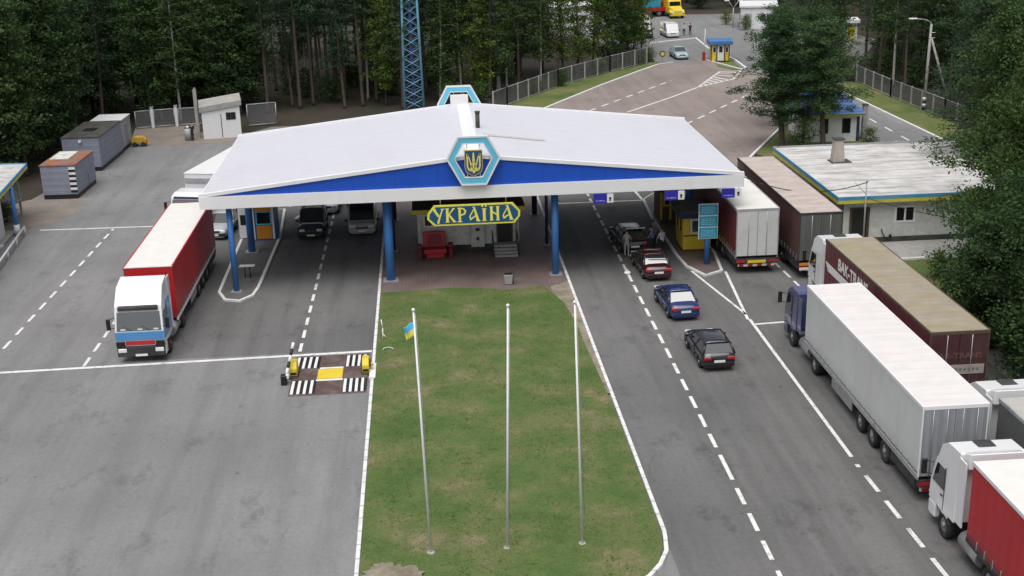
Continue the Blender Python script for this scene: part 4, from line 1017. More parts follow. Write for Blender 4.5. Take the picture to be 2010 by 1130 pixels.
def cab(t, y0, main, roof_h=3.7, lower=None, nose='dark', style='high', extra=None, wheelrim='rim'):
    """tractor cab; y0 = front bumper (local forward +Y), body runs back 2.2 m"""
    h = roof_h
    if style == 'high': pr = [(-.0, .95), (-.02, 1.7), (-.34, 2.72), (-.46, 2.86), (-.66, h - .35), (-1.15, h - .06), (-2.15, h), (-2.2, h - .04), (-2.2, 1.0), (-1.75, 1.0), (-1.6, .8), (-.95, .95)]
    elif style == 'fairing': pr = [(-.0, .95), (-.02, 1.7), (-.30, 2.78), (-.36, 2.95), (-.50, 3.12), (-1.1, h - .2), (-2.2, h), (-2.25, h - .05), (-2.25, 1.0), (-1.75, 1.0), (-1.6, .8), (-.95, .95)]
    else: pr = [(-.0, .95), (-.02, 1.65), (-.30, 2.62), (-.45, 2.78), (-.9, h - .02), (-2.0, h), (-2.1, h - .06), (-2.1, 1.0), (-1.75, 1.0), (-1.6, .8), (-.95, .95)]
    mb = MB(); mb.prism([(y0 + a, b) for a, b in pr], 'x', -1.22, 1.22)
    for v in mb.bm.verts:
        if v.co.z > 1.75: v.co.x *= 1 - .055 * (v.co.z - 1.75) / 1.9
    c = mb.build('cab', main, t, .07, 3, smooth=False)
    def front(z):   # y of the front skin at height z
        q = [p for p in pr[:6]]
        for (a, b), (a2, b2) in zip(q, q[1:]):
            if b <= z <= b2: return y0 + a + (a2 - a) * (z - b) / (b2 - b)
        return y0
    def wd(z): return 1.22 * (1 - .055 * max(0, z - 1.75) / 1.9)
    zt = 2.66 if style != 'low' else 2.56
    mb = MB(); zb = 1.72; k = .012
    mb.hexa([(-wd(zb) + .10, front(zb) + k, zb), (wd(zb) - .10, front(zb) + k, zb), (wd(zb) - .10, front(zb) - .03, zb), (-wd(zb) + .10, front(zb) - .03, zb)],
            [(-wd(zt) + .12, front(zt) + k, zt), (wd(zt) - .12, front(zt) + k, zt), (wd(zt) - .12, front(zt) - .03, zt), (-wd(zt) + .12, front(zt) - .03, zt)])
    ws = mb.build('windscreen', M['glass'], c)
    mb = MB()
    for x in (-.55, .35):
        mb.tube([(x, front(1.74) + .03, 1.74), (x + .42, front(1.98) + .03, 1.98)], .012, 5)
    mb.build('wiper', M['black'], ws)
    for s in (-1, 1):
        mb = MB()
        pts = [(y0 - .22, 1.78), (y0 - 1.18, 1.78), (y0 - 1.18, 2.58), (y0 - .5, 2.58), (y0 - .42, 2.42)]
        A = [(s * (wd(z) + .012), y, z) for y, z in pts]; Bq = [(s * (wd(z) - .02), y, z) for y, z in pts]
        mb.hexa(A, Bq); mb.build('side_window', M['glass'], c)
        mb = MB(); mb.box(*sorted((s * 1.232, s * 1.20)), y0 - 1.26, y0 - 1.24, 1.0, 2.7); mb.box(*sorted((s * 1.233, s * 1.20)), y0 - 1.15, y0 - .95, 1.5, 1.55); mb.build('door_seam', M['chassis'], c)
        # mirrors, standing off on arms
        mb = MB(); mb.box(*sorted((s * 1.36, s * 1.56)), y0 + .02, y0 + .12, 1.85, 2.45); mi = mb.build('mirror', M['black'], c, .02)
        mb = MB(); mb.tube([(s * 1.2, y0 - .2, 2.42), (s * 1.42, y0 + .06, 2.4)], .02, 5); mb.tube([(s * 1.2, y0 - .1, 1.9), (s * 1.42, y0 + .06, 1.92)], .02, 5); mb.build('bracket', M['black'], mi)
        # wheel-arch, steps, light clusters
        mb = MB(); mb.box(*sorted((s * 1.0, s * 1.225)), y0 - .62, y0 - .1, .38, .93); mb.build('step_panel', lower or main, c, .03)
        mb = MB(); mb.box(*sorted((s * .72, s * 1.14)), y0 + .0, y0 + .065, .60, .80); mb.build('headlight', M['headlight'], c, .02)
        # side fairing behind the cab
        mb = MB(); mb.box(*sorted((s * 1.13, s * 1.18)), y0 - 2.75, y0 - 2.2, 1.1, h - .15); mb.build('side_fairing', main, c)
    mb = MB(); mb.prism([(y0 - .02, .92), (y0 + .035, .88), (y0 + .04, .36), (y0 - .3, .30), (y0 - .3, .92)], 'x', -1.2, 1.2); bp = mb.build('bumper', M['chassis'] if nose == 'blue' else (M['chassis'] if nose == 'dark' else main), c, .04)
    mb = MB(); mb.box(-.30, .30, y0 + .035, y0 + .05, .38, .50); mb.build('licence_plate', M['plate'], bp)
    mb = MB()
    if nose != 'blue': 
        mb.box(-.78, .78, y0 - .03, y0 + .018, 1.0, 1.5); mb.build('grille', M['chassis'], c, .02)
    else: mb.bm.free()
    if style in ('high', 'fairing'):
        mb = MB(); mb.box(-1.0, 1.0, y0 - .42, y0 - .19, 2.80, 2.98)
        for v in mb.bm.verts:
            if v.co.y > y0 - .3: v.co.z -= .06
        mb.build('sun_visor', M['chassis'], c, .02)
    else:
        mb = MB(); mb.box(-1.0, 1.0, y0 - .40, y0 - .24, 2.62, 2.74); mb.build('sun_visor', M['navy'], c, .02)
    if style == 'high':
        mb = MB(); mb.box(-.32, .32, y0 - 1.75, y0 - 1.2, h - .06, h + .015); mb.build('roof_hatch', M['chassis'], c, .02)
        mb = MB(); mb.hexa([(-1.02, y0 - 2.62, h - .45), (1.02, y0 - 2.62, h - .45), (1.02, y0 - 2.21, h - .3), (-1.02, y0 - 2.21, h - .3)], [(-.98, y0 - 2.6, h + .14), (.98, y0 - 2.6, h + .14), (1.0, y0 - 2.1, h + .0), (-1.0, y0 - 2.1, h + .0)]); mb.build('spoiler', main, c, .03)
    # chassis, tank, axles
    mb = MB(); mb.box(-.45, .45, y0 - 6.6, y0 - .4, .62, .92); mb.box(-.5, .5, y0 - 5.9, y0 - 4.6, .92, 1.08); mb.build('tractor_frame', M['chassis'], t)
    for s in (-1, 1):
        mb = MB(); mb.cyl((s * .92, y0 - 4.2, .68), (s * .92, y0 - 2.75, .68), .33, .33, 16); mb.build('fuel_tank', M['steel'], t)
        wheel(t, s * .92, y0 - 1.4, .5, .30, s, wheelrim)
        wheel(t, s * .66, y0 - 5.25, .5, .58, s, wheelrim)
        mb = MB()
        for i in range(6):
            a0, a1 = PI * (.08 + .84 * i / 6), PI * (.08 + .84 * (i + 1) / 6)
            q = lambda a, r: (y0 - 5.25 + r * math.cos(a), .5 + r * math.sin(a))
            mb.prism([q(a0, .58), q(a1, .58), q(a1, .6), q(a0, .6)], 'x', *sorted((s * .66, s * 1.25)))
        mb.build('mudguard', M['chassis'], t)
    if extra: extra(c, y0, front)
    return c

def trailer(t, L, side, roof, rear, W=1.275, z0=1.13, z1=4.0, rail='steel', doors='flat', axles=(6.6, 5.05, 3.6), edge=None, light='row'):
    """box or curtain-sided semitrailer; rear face at y=0, front at y=L"""
    mb = MB(); mb.box(-W, W, 0.03, L, z0, z1)
    # slightly slack curtain: subdivide the sides and let them billow
    b = mb.build('box_body', side, t, .025)
    mb = MB(); mb.box(-W - .012, W + .012, -.012, L + .012, z1 - .003, z1 + .035); mb.build('roof', roof, b)
    for s in (-1, 1):
        mb = MB(); mb.box(*sorted((s * (W - .05), s * (W + .022))), -.01, L + .01, z1 - .09, z1 + .045); mb.build('roof_rail', M[edge or 'white_paint'], b)
        mb = MB(); mb.box(*sorted((s * (W - .05), s * (W + .018))), 0, L, z0 - .12, z0 + .06); mb.build('floor_rail', M[rail], b)
        mb = MB(); mb.box(*sorted((s * (W - .02), s * (W + .012))), .03, L - .05, z0 + .16, z0 + .19); sl = mb.build('strap_line', M['chassis'], b)
        for k in range(int(L / .62)):
            mb = MB(); yk = .35 + k * .62; mb.box(*sorted((s * (W - .01), s * (W + .022))), yk - .022, yk + .022, z0 - .02, z0 + .30); mb.build('buckle', M['galv'], b)
    for s in (-1, 1):
        mb = MB(); mb.box(*sorted((s * .012, s * (W - .05))), -.02, .03, z0 + .02, z1 - .10); d = mb.build('rear_door', rear, b, .01)
        mb = MB()
        for x in ((.3, .85) if doors == 'rods' else (.55,)):
            mb.cyl((s * x, -.04, z0), (s * x, -.04, z1 - .12), .018, .018, 6)
        mb.build('lock_rod', M['steel'], d)
    mb = MB(); mb.box(-W, W, -.03, .04, z1 - .10, z1 + .04); mb.box(-W, -W + .05, -.03, .04, z0, z1 - .10); mb.box(W - .05, W, -.03, .04, z0, z1 - .10); mb.build('rear_frame', M[edge or 'white_paint'], b)
    mb = MB()
    mb.box(-.52, -.38, .2, L - .6, z0 - .45, z0 - .12); mb.box(.38, .52, .2, L - .6, z0 - .45, z0 - .12)
    for k in range(9): mb.box(-W + .05, W - .05, .4 + k * (L - 1.5) / 8, .48 + k * (L - 1.5) / 8, z0 - .24, z0 - .122)
    mb.build('chassis', M['chassis'], t)
    mb = MB(); mb.box(-W + .02, W - .02, -.05, .1, z0 - .42, z0 - .14); rb = mb.build('rear_bumper', M['chassis'], t)
    for s in (-1, 1):
        mb = MB(); mb.box(*sorted((s * (W - .55), s * (W - .04))), -.065, -.05, z0 - .36, z0 - .22); mb.build('tail_light', M['tail_light'], rb)
    mb = MB(); mb.box(-.3, .3, -.066, -.05, z0 - .36, z0 - .24); mb.build('licence_plate', M['plate'], rb)
    mb = MB(); mb.box(-1.1, 1.1, .05, .15, .48, .62); 
    mb.box(-.55, -.45, .08, .2, .6, z0 - .3); mb.box(.45, .55, .08, .2, .6, z0 - .3)
    u = mb.build('underrun_bar', M['white_paint'], t)
    for k in range(4):
        mb = MB(); x = -1.05 + k * .56; mb.box(x, x + .28, .035, .052, .485, .615); mb.build('stripe', M['tail_light'], u)
    for y in axles:
        for s in (-1, 1): wheel(t, s * .86, y, .5, .38, s)
        mb = MB(); mb.cyl((-.86, y, .5), (.86, y, .5), .09, .09, 8); mb.build('axle', M['chassis'], t)
    for s in (-1, 1):
        mb = MB(); mb.box(*sorted((s * (W - .03), s * (W - .07))), axles[0] + 1.0, L - 4.2, .5, .95); mb.build('side_guard', M['steel'], t)
        mb = MB(); mb.box(*sorted((s * .7, s * .86)), L - 3.3, L - 3.15, .25, z0 - .12); mb.box(*sorted((s * .62, s * .94)), L - 3.38, L - 3.07, .2, .26); mb.build('landing_leg', M['chassis'], t)
        mb = MB(); mb.box(*sorted((s * .85, s * 1.22)), axles[-1] - .75, axles[-1] - .72, .25, z0 - .15); mb.build('mudflap', M['rubber'], t)
        mb = MB(); mb.box(*sorted((s * (W - .08), s * (W - .02))), .25, axles[-1] - .8, .55, z0 - .16); mb.build('side_skirt', M['chassis'], t)
    return b

def curtain(name, col, dirtc, amt=.5, tone=.10, rib=.35):
    m, nt, p = base(name)
    tc = nt.nodes.new('ShaderNodeTexCoord')
    n = tex(nt, 1.4, 5, .6, (1, .5, .3)); c = mixc(nt, remap(nt, n, .3, .7, 0, 1), tuple(q * (1 - tone) for q in col), tuple(min(1, q * (1 + tone)) for q in col))
    c = mixc(nt, remap(nt, tex(nt, 1.1, 9, .7, (1, 1.0, .25)), .48, .8, 0, amt), c, dirtc)
    sx = nt.nodes.new('ShaderNodeSeparateXYZ'); nt.links.new(tc.outputs['Object'], sx.inputs[0])
    c = mixc(nt, remap(nt, sx.outputs[2], 1.0, 1.9, .45, 0), c, tuple(q * .55 for q in dirtc))   # road film along the lower edge
    k = nt.nodes.new('ShaderNodeMath'); k.operation = 'MULTIPLY'; k.inputs[1].default_value = 2 * PI / .62; nt.links.new(sx.outputs[1], k.inputs[0])
    s = nt.nodes.new('ShaderNodeMath'); s.operation = 'SINE'; nt.links.new(k.outputs[0], s.inputs[0])
    a = nt.nodes.new('ShaderNodeMath'); a.operation = 'MULTIPLY_ADD'; a.inputs[1].default_value = rib
    nt.links.new(s.outputs[0], a.inputs[0]); nt.links.new(tex(nt, 1.0, 3, .5, (1, 1.2, .5)), a.inputs[2])
    nt.links.new(c, p.inputs['Base Color']); p.inputs['Roughness'].default_value = .42
    bump(nt, p, a.outputs[0], .35, .05)
    return m
tarp_white = ribbed('tarp_white', (.70, .675, .66), 1, .85, .12, .5, .05, (.62, .53, .50), .46, .8, 1.3, (.35, 2.2, 1), .93, .55)
tarp_cream = mat('tarp_cream', (.72, .70, .665), .5, var=.05, dirt=(.60, .54, .48), dlo=.58, dhi=.85, damt=.35)
tarp_tan = ribbed('tarp_tan', (.32, .28, .22), 1, .55, .12, .75, .12, (.28, .235, .11), .45, .7, .9, (.5, 1.5, 1), .85, .9)
tarp_brown = ribbed('tarp_brown', (.50, .43, .39), 1, .9, .15, .6, .10, (.30, .24, .21), .48, .75, 1.0, (.6, 1.6, 1), .86, .8)
tarp_grey = ribbed('tarp_grey', (.44, .43, .40), 1, .8, .12, .6, .10, (.32, .31, .28), .45, .75, 1.0, None, .9, .7)
door_grey = ribbed('door_grey', (.27, .28, .30), 0, .34, .5, .5, .06, (.19, .19, .2), .5, .8, 1.2, (1, 1, .4), .78)
door_white = mat('door_white', (.55, .56, .54), .5, var=.05, dirt=(.38, .37, .34), dlo=.5, dhi=.85)
door_green = ribbed('door_green', (.105, .110, .10), 0, .5, .3, .6, .08, (.15, .145, .13), .5, .8, 1.0, (1, 1, .4), .8)
cur_red = curtain('cur_red', (.43, .013, .02), (.20, .05, .05), .3)
cur_maroon = curtain('cur_maroon', (.155, .022, .03), (.13, .05, .045), .5)
cur_maroon2 = curtain('cur_maroon2', (.13, .018, .025), (.14, .07, .06), .55)
cur_white = curtain('cur_white', (.60, .61, .60), (.42, .42, .40), .5, .05, .08)
cur_brown = curtain('cur_brown', (.105, .055, .05), (.10, .085, .075), .5)
cur_grey = curtain('cur_grey', (.095, .10, .095), (.15, .145, .13), .5)
cab_navy = mat('cab_navy', (.045, .055, .14), .25, var=.05, coat=.5, dirt=(.12, .12, .15), dlo=.6, dhi=.9, damt=.4)
cab_sky = mat('cab_sky', (.08, .27, .55), .25, var=.05, coat=.5)
cab_grey = mat('cab_grey', (.34, .35, .36), .3, coat=.4)

def lorry(label, x, y, rz, group='lorries queueing at the checkpoint'):
    return thing('lorry', label, 'lorry', (x, y, 0), rz, group)

# red lorry heading towards the viewer on the left
t = lorry('red curtain-sided lorry with white and blue cab waiting at the left stop line', -14.93, 78.35, PI)
trailer(t, 13.6, cur_red, tarp_cream, cur_red, edge='red', rail='white_paint')
def ex(c, y0, front):
    mb = MB(); k = .016
    for za, zb, m, nm in ((1.22, 1.68, cab_sky, 'blue_panel'), (.98, 1.20, M['red'], 'red_panel'), (.935, .978, M['steel'], 'chrome_strip')):
        q = MB(); w = 1.2 if nm == 'blue_panel' else .74
        q.hexa([(-w, y0 - .04, za), (w, y0 - .04, za), (w, front(za) + k + (.01 if w < 1 else 0), za), (-w, front(za) + k + (.01 if w < 1 else 0), za)],
               [(-w, y0 - .05, zb), (w, y0 - .05, zb), (w, front(zb) + k, zb), (-w, front(zb) + k, zb)]); q.build(nm, m, c, .006)
    for s in (-1, 1):
        q = MB(); q.box(*sorted((s * .76, s * 1.215)), y0 - .3, y0 + .03, .84, 1.20); q.build('corner_panel', M['black'], c, .03)
        q = MB(); q.box(*sorted((s * 1.214, s * 1.24)), y0 - 2.1, y0 - .02, 1.22, 1.70); q.build('blue_panel', cab_sky, c, .006)
        q = MB(); q.hexa([(s * 1.205, y0 - 2.2, 1.72), (s * 1.232, y0 - 2.2, 1.72), (s * 1.232, y0 - 1.2, 1.72), (s * 1.205, y0 - 1.2, 1.72)], [(s * 1.15, y0 - 2.2, 2.9), (s * 1.20, y0 - 2.2, 2.9), (s * 1.195, y0 - 1.22, 2.9), (s * 1.15, y0 - 1.22, 2.9)]); q.build('blue_panel', cab_sky, c)
    q = MB(); q.box(-.88, .88, y0 - .54, y0 - .455, 2.98, 3.14)
    for v in q.bm.verts:
        if v.co.z > 3.05: v.co.y -= .08
    q.build('roof_light_panel', M['glass'], c)
    mb.bm.free()
    for x in (-.85, -.05, .8):
        q = MB(); q.box(x - .12, x + .12, front(1.8) + .015, front(1.8) + .03, 1.77, 1.84); q.build('paper', M['plate'], c)
cab(t, 17.1, M['cab_white'], 3.96, None, 'blue', 'fairing', ex, 'rim_red')

# two lorries with their rears at the canopy, seen from behind
t = lorry('lorry with pale grey rear doors and maroon sides half under the canopy', 19.37, 71.0, 0)
b = trailer(t, 13.6, cur_maroon, tarp_cream, door_white, edge='galv')
mb = MB(); mb.box(-.55, .55, -.075, -.066, .72, .9); mb.build('number_board', M['yellow'], b)
cab(t, 17.0, M['cab_white'], 3.2, style='low')
t = lorry('lorry with dark grey-green rear and dirty brown roof beside the white building', 22.75, 69.6, 0)
b = trailer(t, 15.0, cur_brown, tarp_brown, door_green, edge='chassis', rail='chassis')
for k in range(2):
    mb = MB(); mb.box(-1.2, -.62, -.08, -.06, .86 - k * .28, 1.02 - k * .28); mb.build('warning_board', M['orange'] if k == 0 else M['kerb_white'], b)
cab(t, 17.9, cab_grey, 2.7, style='low')

# maroon lorry with white cab
t = lorry('maroon lorry with white cab, white lettering and dusty tan roof beside the trees', 22.62, 49.62, 0)
b = trailer(t, 14.6, cur_maroon2, tarp_tan, mat('door_maroon', (.06, .016, .020), .6, dirt=(.09, .055, .05), dlo=.45, dhi=.8), W=1.32, edge='brown', rail='chassis')
text('BAK-TRANS', .85, M['plate'], b, 'lettering', (-1.338, 10.1, 3.28), (PI / 2, 0, -PI / 2), .006, 0, 1.0, .02)
mb = MB()
mb.hexa([(-1.337, 13.9, 2.42), (-1.322, 13.9, 2.42), (-1.322, 2.0, 2.42), (-1.337, 2.0, 2.42)], [(-1.337, 14.4, 2.85), (-1.322, 14.4, 2.85), (-1.322, 2.0, 2.72), (-1.337, 2.0, 2.72)]); mb.build('white_stripe', M['plate'], b)
dimpink = mat('dim_pink', (.16, .07, .07), .7, var=.25, scale=5)
text('BAK-TRANS', .36, dimpink, b, 'lettering', (-.05, -.05, 2.9), (PI / 2, 0, 0), .004, 0, 1.15, .005)
mb = MB(); mb.box(-1.1, 1.18, -.05, -.02, 2.05, 2.48); p = mb.build('pale_band', mat('pale_band', (.34, .29, .27), .6, var=.15), b)
mb = MB()
for x in range(9):
    a = -.7 + x * .19; mb.box(a, a + .12, -.056, -.05, 2.2, 2.34)
mb.build('lettering', mat('dim_green', (.16, .17, .14), .7), p)
cab(t, 17.75, M['cab_white'], 3.72, style='high')

# white lorry with navy cab
t = lorry('long white lorry with dark blue cab and grey ribbed rear doors', 19.3, 42.1, 0)
trailer(t, 14.6, cur_white, tarp_white, door_grey, doors='rods', edge='white_paint', rail='galv', axles=(6.6, 5.1, 3.6))
cab(t, 18.4, cab_navy, 3.05, cab_navy, 'dark', 'low')

# dark grey lorry with white cab at the right frame edge
t = lorry('dark grey lorry with white cab and red swirl emblem at the right frame edge', 22.4, 28.0, 0)
b = trailer(t, 14.5, cur_grey, tarp_grey, door_grey, edge='galv', rail='chassis')
mb = MB()
for k in range(3):
    pts = []
    for i in range(9):
        a = R(40 + k * 110 + i * 18); r = .28 + .05 * i * (1 - .15 * k)
        pts.append((-1.288, 10.6 + r * math.cos(a) * 1.1, 2.35 + r * math.sin(a)))
    for i, (p, q) in enumerate(zip(pts, pts[1:])):
        w = .09 * (1 - i / 10)
        mb.hexa([(p[0], p[1], p[2] - w), (q[0], q[1], q[2] - w), (q[0], q[1], q[2] + w), (p[0], p[1], p[2] + w)], [(-1.27, p[1], p[2] - w), (-1.27, q[1], q[2] - w), (-1.27, q[1], q[2] + w), (-1.27, p[1], p[2] + w)])
mb.build('emblem', M['red'], b)
cab(t, 18.05, M['cab_white'], 3.78, style='high')
# red lorry with white cab in the lower right corner
t = lorry('bright red lorry with white cab and white roof in the lower right corner', 19.25, 23.9, 0)
trailer(t, 13.6, cur_red, tarp_cream, cur_red, edge='white_paint', rail='chassis')
cab(t, 17.05, M['cab_white'], 3.72, style='high', nose='white')
# white box lorry behind the red one, facing the viewer
t = lorry('white box lorry turned aslant behind the left end of the canopy', -13.57, 96.2, PI - R(14.5))
mb = MB(); mb.box(-1.25, 1.25, 0, 8.9, .95, 3.75); b = mb.build('box_body', M['cab_white'], t, .03)
mb = MB(); mb.box(-1.2, 1.2, 8.9, 8.95, 3.1, 3.45); mb.build('front_vent', M['galv'], b)
mb = MB(); mb.box(-1.27, 1.27, -.02, 8.93, 3.75, 3.8); mb.build('roof', M['white_paint'], b)
cab(t, 11.7, M['cab_white'], 2.95, style='low', nose='white')
for s in (-1, 1): wheel(t, s * .8, 2.0, .48, .4, s)

# ------------------------------------------------------------------ cars
def paint(name, col, rough=.22):
    return mat(name, col, rough, .0, .04, coat=.8, dirt=tuple(.5 * c + .04 for c in col), dscale=1.5, dlo=.58, dhi=.9, damt=.3)
def car(label, x, y, rz, L, Wd, H, style, col, group=None, cat='car', roofcol=None, openboot=False, name='car', rails=False):
    t = thing(name, label, cat, (x, y, 0), rz, group)
    w = Wd / 2; r = .30 if style != 'suv' else .36; zb = .22 if style != 'suv' else .32
    sh = .90 if H < 1.6 else (1.02 if style == 'suv' else .98)       # shoulder height
    h2 = L / 2
    if style == 'sedan':  top = [(-h2, .62, .78), (-h2 + .1, .84, .90), (-h2 + .75, .93, .97), (-h2 + 1.1, sh + .02, 1), (h2 - 1.25, sh, 1), (h2 - .9, .86, .98), (h2 - .2, .74, .92), (h2, .55, .78)]
    elif style == 'hatch': top = [(-h2, .60, .80), (-h2 + .06, .92, .93), (-h2 + .35, sh + .03, .98), (h2 - 1.25, sh, 1), (h2 - .9, .86, .98), (h2 - .2, .74, .92), (h2, .55, .78)]
    elif style == 'suv':  top = [(-h2, .75, .86), (-h2 + .06, 1.0, .95), (-h2 + .3, sh, .99), (h2 - 1.25, sh, 1), (h2 - 1.0, .98, .98), (h2 - .15, .88, .94), (h2, .66, .84)]
    else: top = [(-h2, .75, .92), (-h2 + .04, 1.0, .97), (-h2 + .25, sh, 1), (h2 - .8, sh, 1), (h2 - .35, .96, .97), (h2 - .06, .85, .93), (h2, .6, .86)]
    rings = []
    for yy, zt, k in top:
        a = w * k; zm = zb + (zt - zb) * .55
        half = [(a * .86, zb), (a * .97, zb + .10), (a, zm), (a * .985, zt - .10), (a * .90, zt - .015), (a * .55, zt + .02)]
        rings.append([(px, yy, z) for px, z in half] + [(-px, yy, z) for px, z in half[::-1]])
    mb = MB(); mb.loft(rings, smooth=True)
    body = mb.build('body', col, t)
    g0, g1, g2, g3 = {'sedan': (-h2 + .62, -h2 + 1.22, h2 - 2.05, h2 - 1.22), 'hatch': (-h2 + .12, -h2 + .44, h2 - 2.0, h2 - 1.2), 'suv': (-h2 + .1, -h2 + .32, h2 - 1.95, h2 - 1.22), 'van': (-h2 + .06, -h2 + .18, h2 - 1.15, h2 - .42)}[style]
    wb, wt = w * .93, w * (.74 if style in ('sedan', 'hatch') else .84)
    zs0 = sh - .02
    Bc = [(-wb, g0), (wb, g0), (wb, g3), (-wb, g3)]; Tc = [(-wt, g1), (wt, g1), (wt, g2), (-wt, g2)]
    mb = MB(); mb.hexa([(a, b, zs0) for a, b in Bc], [(a, b, H - .07) for a, b in Tc]); mb.build('cabin_frame', col if style == 'van' else M['chassis'], body)
    rc = roofcol or col
    mb = MB()
    n = 6; rr = []
    for i in range(n + 1):
        u = i / n; yy = g1 - .04 + (g2 - g1 + .08) * u; cz = .05 * math.sin(PI * u)
        rr.append([(wt * 1.02, yy, H - .085), (wt * .98, yy, H - .03 + cz * .5), (wt * .55, yy, H - .005 + cz), (0, yy, H + cz), (-wt * .55, yy, H - .005 + cz), (-wt * .98, yy, H - .03 + cz * .5), (-wt * 1.02, yy, H - .085)])
    mb.loft(rr, smooth=True); roof = mb.build('roof', rc, body)
    ym = (g1 + g2) / 2 - .1; yl = (g0 + g3) / 2 + .1
    for s in (-1, 1):
        for (a, b) in (((s * wb, g0, zs0), (s * wt, g1, H - .06)), ((s * wb, g3, zs0), (s * wt, g2, H - .06)), ((s * wb, yl, zs0), (s * wt, ym, H - .06))):
            mb = MB(); mb.cyl(a, b, .05 if b[1] != ym else .035, .04, 6); mb.build('pillar', col, body)
        if style in ('hatch', 'sedan', 'suv'):
            a, b = Vector((s * wb * 1.0, g0 + .02, zs0)), Vector((s * wt, g1 + .02, H - .06)); c = Vector((s * wb, g0 + (.45 if style != 'suv' else .25), zs0))
            mb = MB(); mb.hexa([tuple(a), tuple(c), tuple(b)], [tuple(p + Vector((s * .012, 0, .004))) for p in (a, c, b)]); mb.build('quarter_panel', col, body)
    def pane(nm, b0, b1, t0, t1, out, ins=.07):
        b0, b1, t0, t1 = map(Vector, (b0, b1, t0, t1)); o = Vector(out)
        q = [b0.lerp(b1, ins) .lerp(t0.lerp(t1, ins), .06), b1.lerp(b0, ins).lerp(t1.lerp(t0, ins), .06), t1.lerp(t0, ins).lerp(b1.lerp(b0, ins), .08), t0.lerp(t1, ins).lerp(b0.lerp(b1, ins), .08)]
        mb = MB(); mb.hexa([tuple(p + o * .012) for p in q], [tuple(p - o * .02) for p in q]); return mb.build(nm, M['glass'], body)
    zt = H - .07
    pane('windscreen', (wb, g3, zs0), (-wb, g3, zs0), (wt, g2, zt), (-wt, g2, zt), (0, .8, .6), .04)
    if not openboot: rw = pane('rear_window', (-wb, g0, zs0), (wb, g0, zs0), (-wt, g1, zt), (wt, g1, zt), (0, -.8, .6), .07)
    for s in (-1, 1):
        pane('side_window', (s * wb, g3, zs0), (s * wb, yl, zs0), (s * wt, g2, zt), (s * wt, ym, zt), (s, 0, .2), .10)
        pane('side_window', (s * wb, yl, zs0), (s * wb, g0 + .25, zs0), (s * wt, ym, zt), (s * wt, g1 + .1, zt), (s, 0, .2), .10)
        mb = MB(); mb.box(*sorted((s * (w + .0), s * (w + .2))), g3 - .22, g3 - .12, sh - .02, sh + .13); mb.build('mirror', col if style != 'van' else M['black'], body, .03)
        for yy in (-h2 + .78, h2 - .82):
            wheel(t, s * (w - .21), yy, r, .2, s)
            mb = MB()
            for i in range(8):
                a0, a1 = PI * i / 8, PI * (i + 1) / 8; q = lambda a, k: (yy + k * math.cos(a), r + k * math.sin(a))
                mb.prism([q(a0, r + .015), q(a1, r + .015), q(a1, r + .065), q(a0, r + .065)], 'x', *sorted((s * (w - .02), s * (w + .012))))
            mb.build('wheel_arch', M['black'] if style != 'van' else M['chassis'], body)
        zl = .66 if style in ('sedan', 'hatch') else .78
        mb = MB(); mb.box(*sorted((s * w * .45, s * w * .86)), h2 - .1, h2 + .012, zl - .12, zl + .04); mb.build('headlight', M['headlight'], body, .02)
        mb = MB(); mb.box(*sorted((s * w * .48, s * w * .90)), -h2 - .012, -h2 + .1, zl - .02, zl + .13); mb.build('tail_light', M['tail_light'], body, .02)
        mb = MB(); mb.box(*sorted((s * (w + .004), s * (w - .03))), yl - .005, yl + .005, .34, sh - .06); mb.box(*sorted((s * (w + .006), s * (w - .03))), g0 + .8, g3 - .1, .52, .58); mb.box(*sorted((s * (w + .015), s * (w - .03))), yl + .08, yl + .25, sh - .18, sh - .14); mb.build('door_trim', M['black'], body)
    for s, yy in ((1, h2), (-1, -h2)):
        mb = MB(); mb.box(-w * .88, w * .88, *sorted((yy - s * .12, yy + s * .06)), .30, .50); bpr = mb.build('bumper', M['black'] if style in ('hatch', 'suv') else col, body, .04, 2)
        mb = MB(); mb.box(-.27, .27, *sorted((yy + s * .055, yy + s * .07)), *((.36, .47) if s > 0 else (.52, .64))); mb.build('licence_plate', M['plate'], bpr if s > 0 else body)
    mb = MB(); mb.box(-w * .42, w * .42, h2 - .05, h2 + .008, .56, .68); mb.build('grille', M['black'], body)
    if rails:
        for s in (-1, 1):
            mb = MB(); mb.tube([(s * wt * .95, g1 + .1, H), (s * wt * .95, g1 + .3, H + .07), (s * wt * .95, g2 - .3, H + .07), (s * wt * .95, g2 - .1, H)], .025, 6); mb.build('roof_rail', M['steel'], roof)
    return t, body, roof

car('dark blue saloon waiting behind the maroon car', 13.42, 65.5, R(3), 4.3, 1.72, 1.40, 'sedan', paint('paint_blue', (.007, .020, .105)), 'cars queueing in the right lane')
car('black hatchback last in the right lane queue', 13.62, 58.2, R(1.5), 4.2, 1.70, 1.42, 'hatch', paint('paint_black', (.005, .006, .012)), 'cars queueing in the right lane')
tm, bm_, rm = car('maroon saloon standing behind the open estate car', 13.25, 72.5, R(3), 4.3, 1.72, 1.40, 'sedan', paint('paint_maroon', (.030, .004, .007)), 'cars queueing in the right lane')
for x, y, r_, m in ((12.98, 71.42, .15, 'cushion_teal'), (13.52, 71.38, .13, 'bag_white')):   # things on the rear shelf press against the glass
    pass
t, b, rf = car('black estate car with its pale tailgate raised at the inspection point', 12.75, 78.1, R(3), 4.4, 1.74, 1.46, 'hatch', paint('paint_black2', (.012, .012, .015)), 'cars queueing in the right lane', openboot=True)
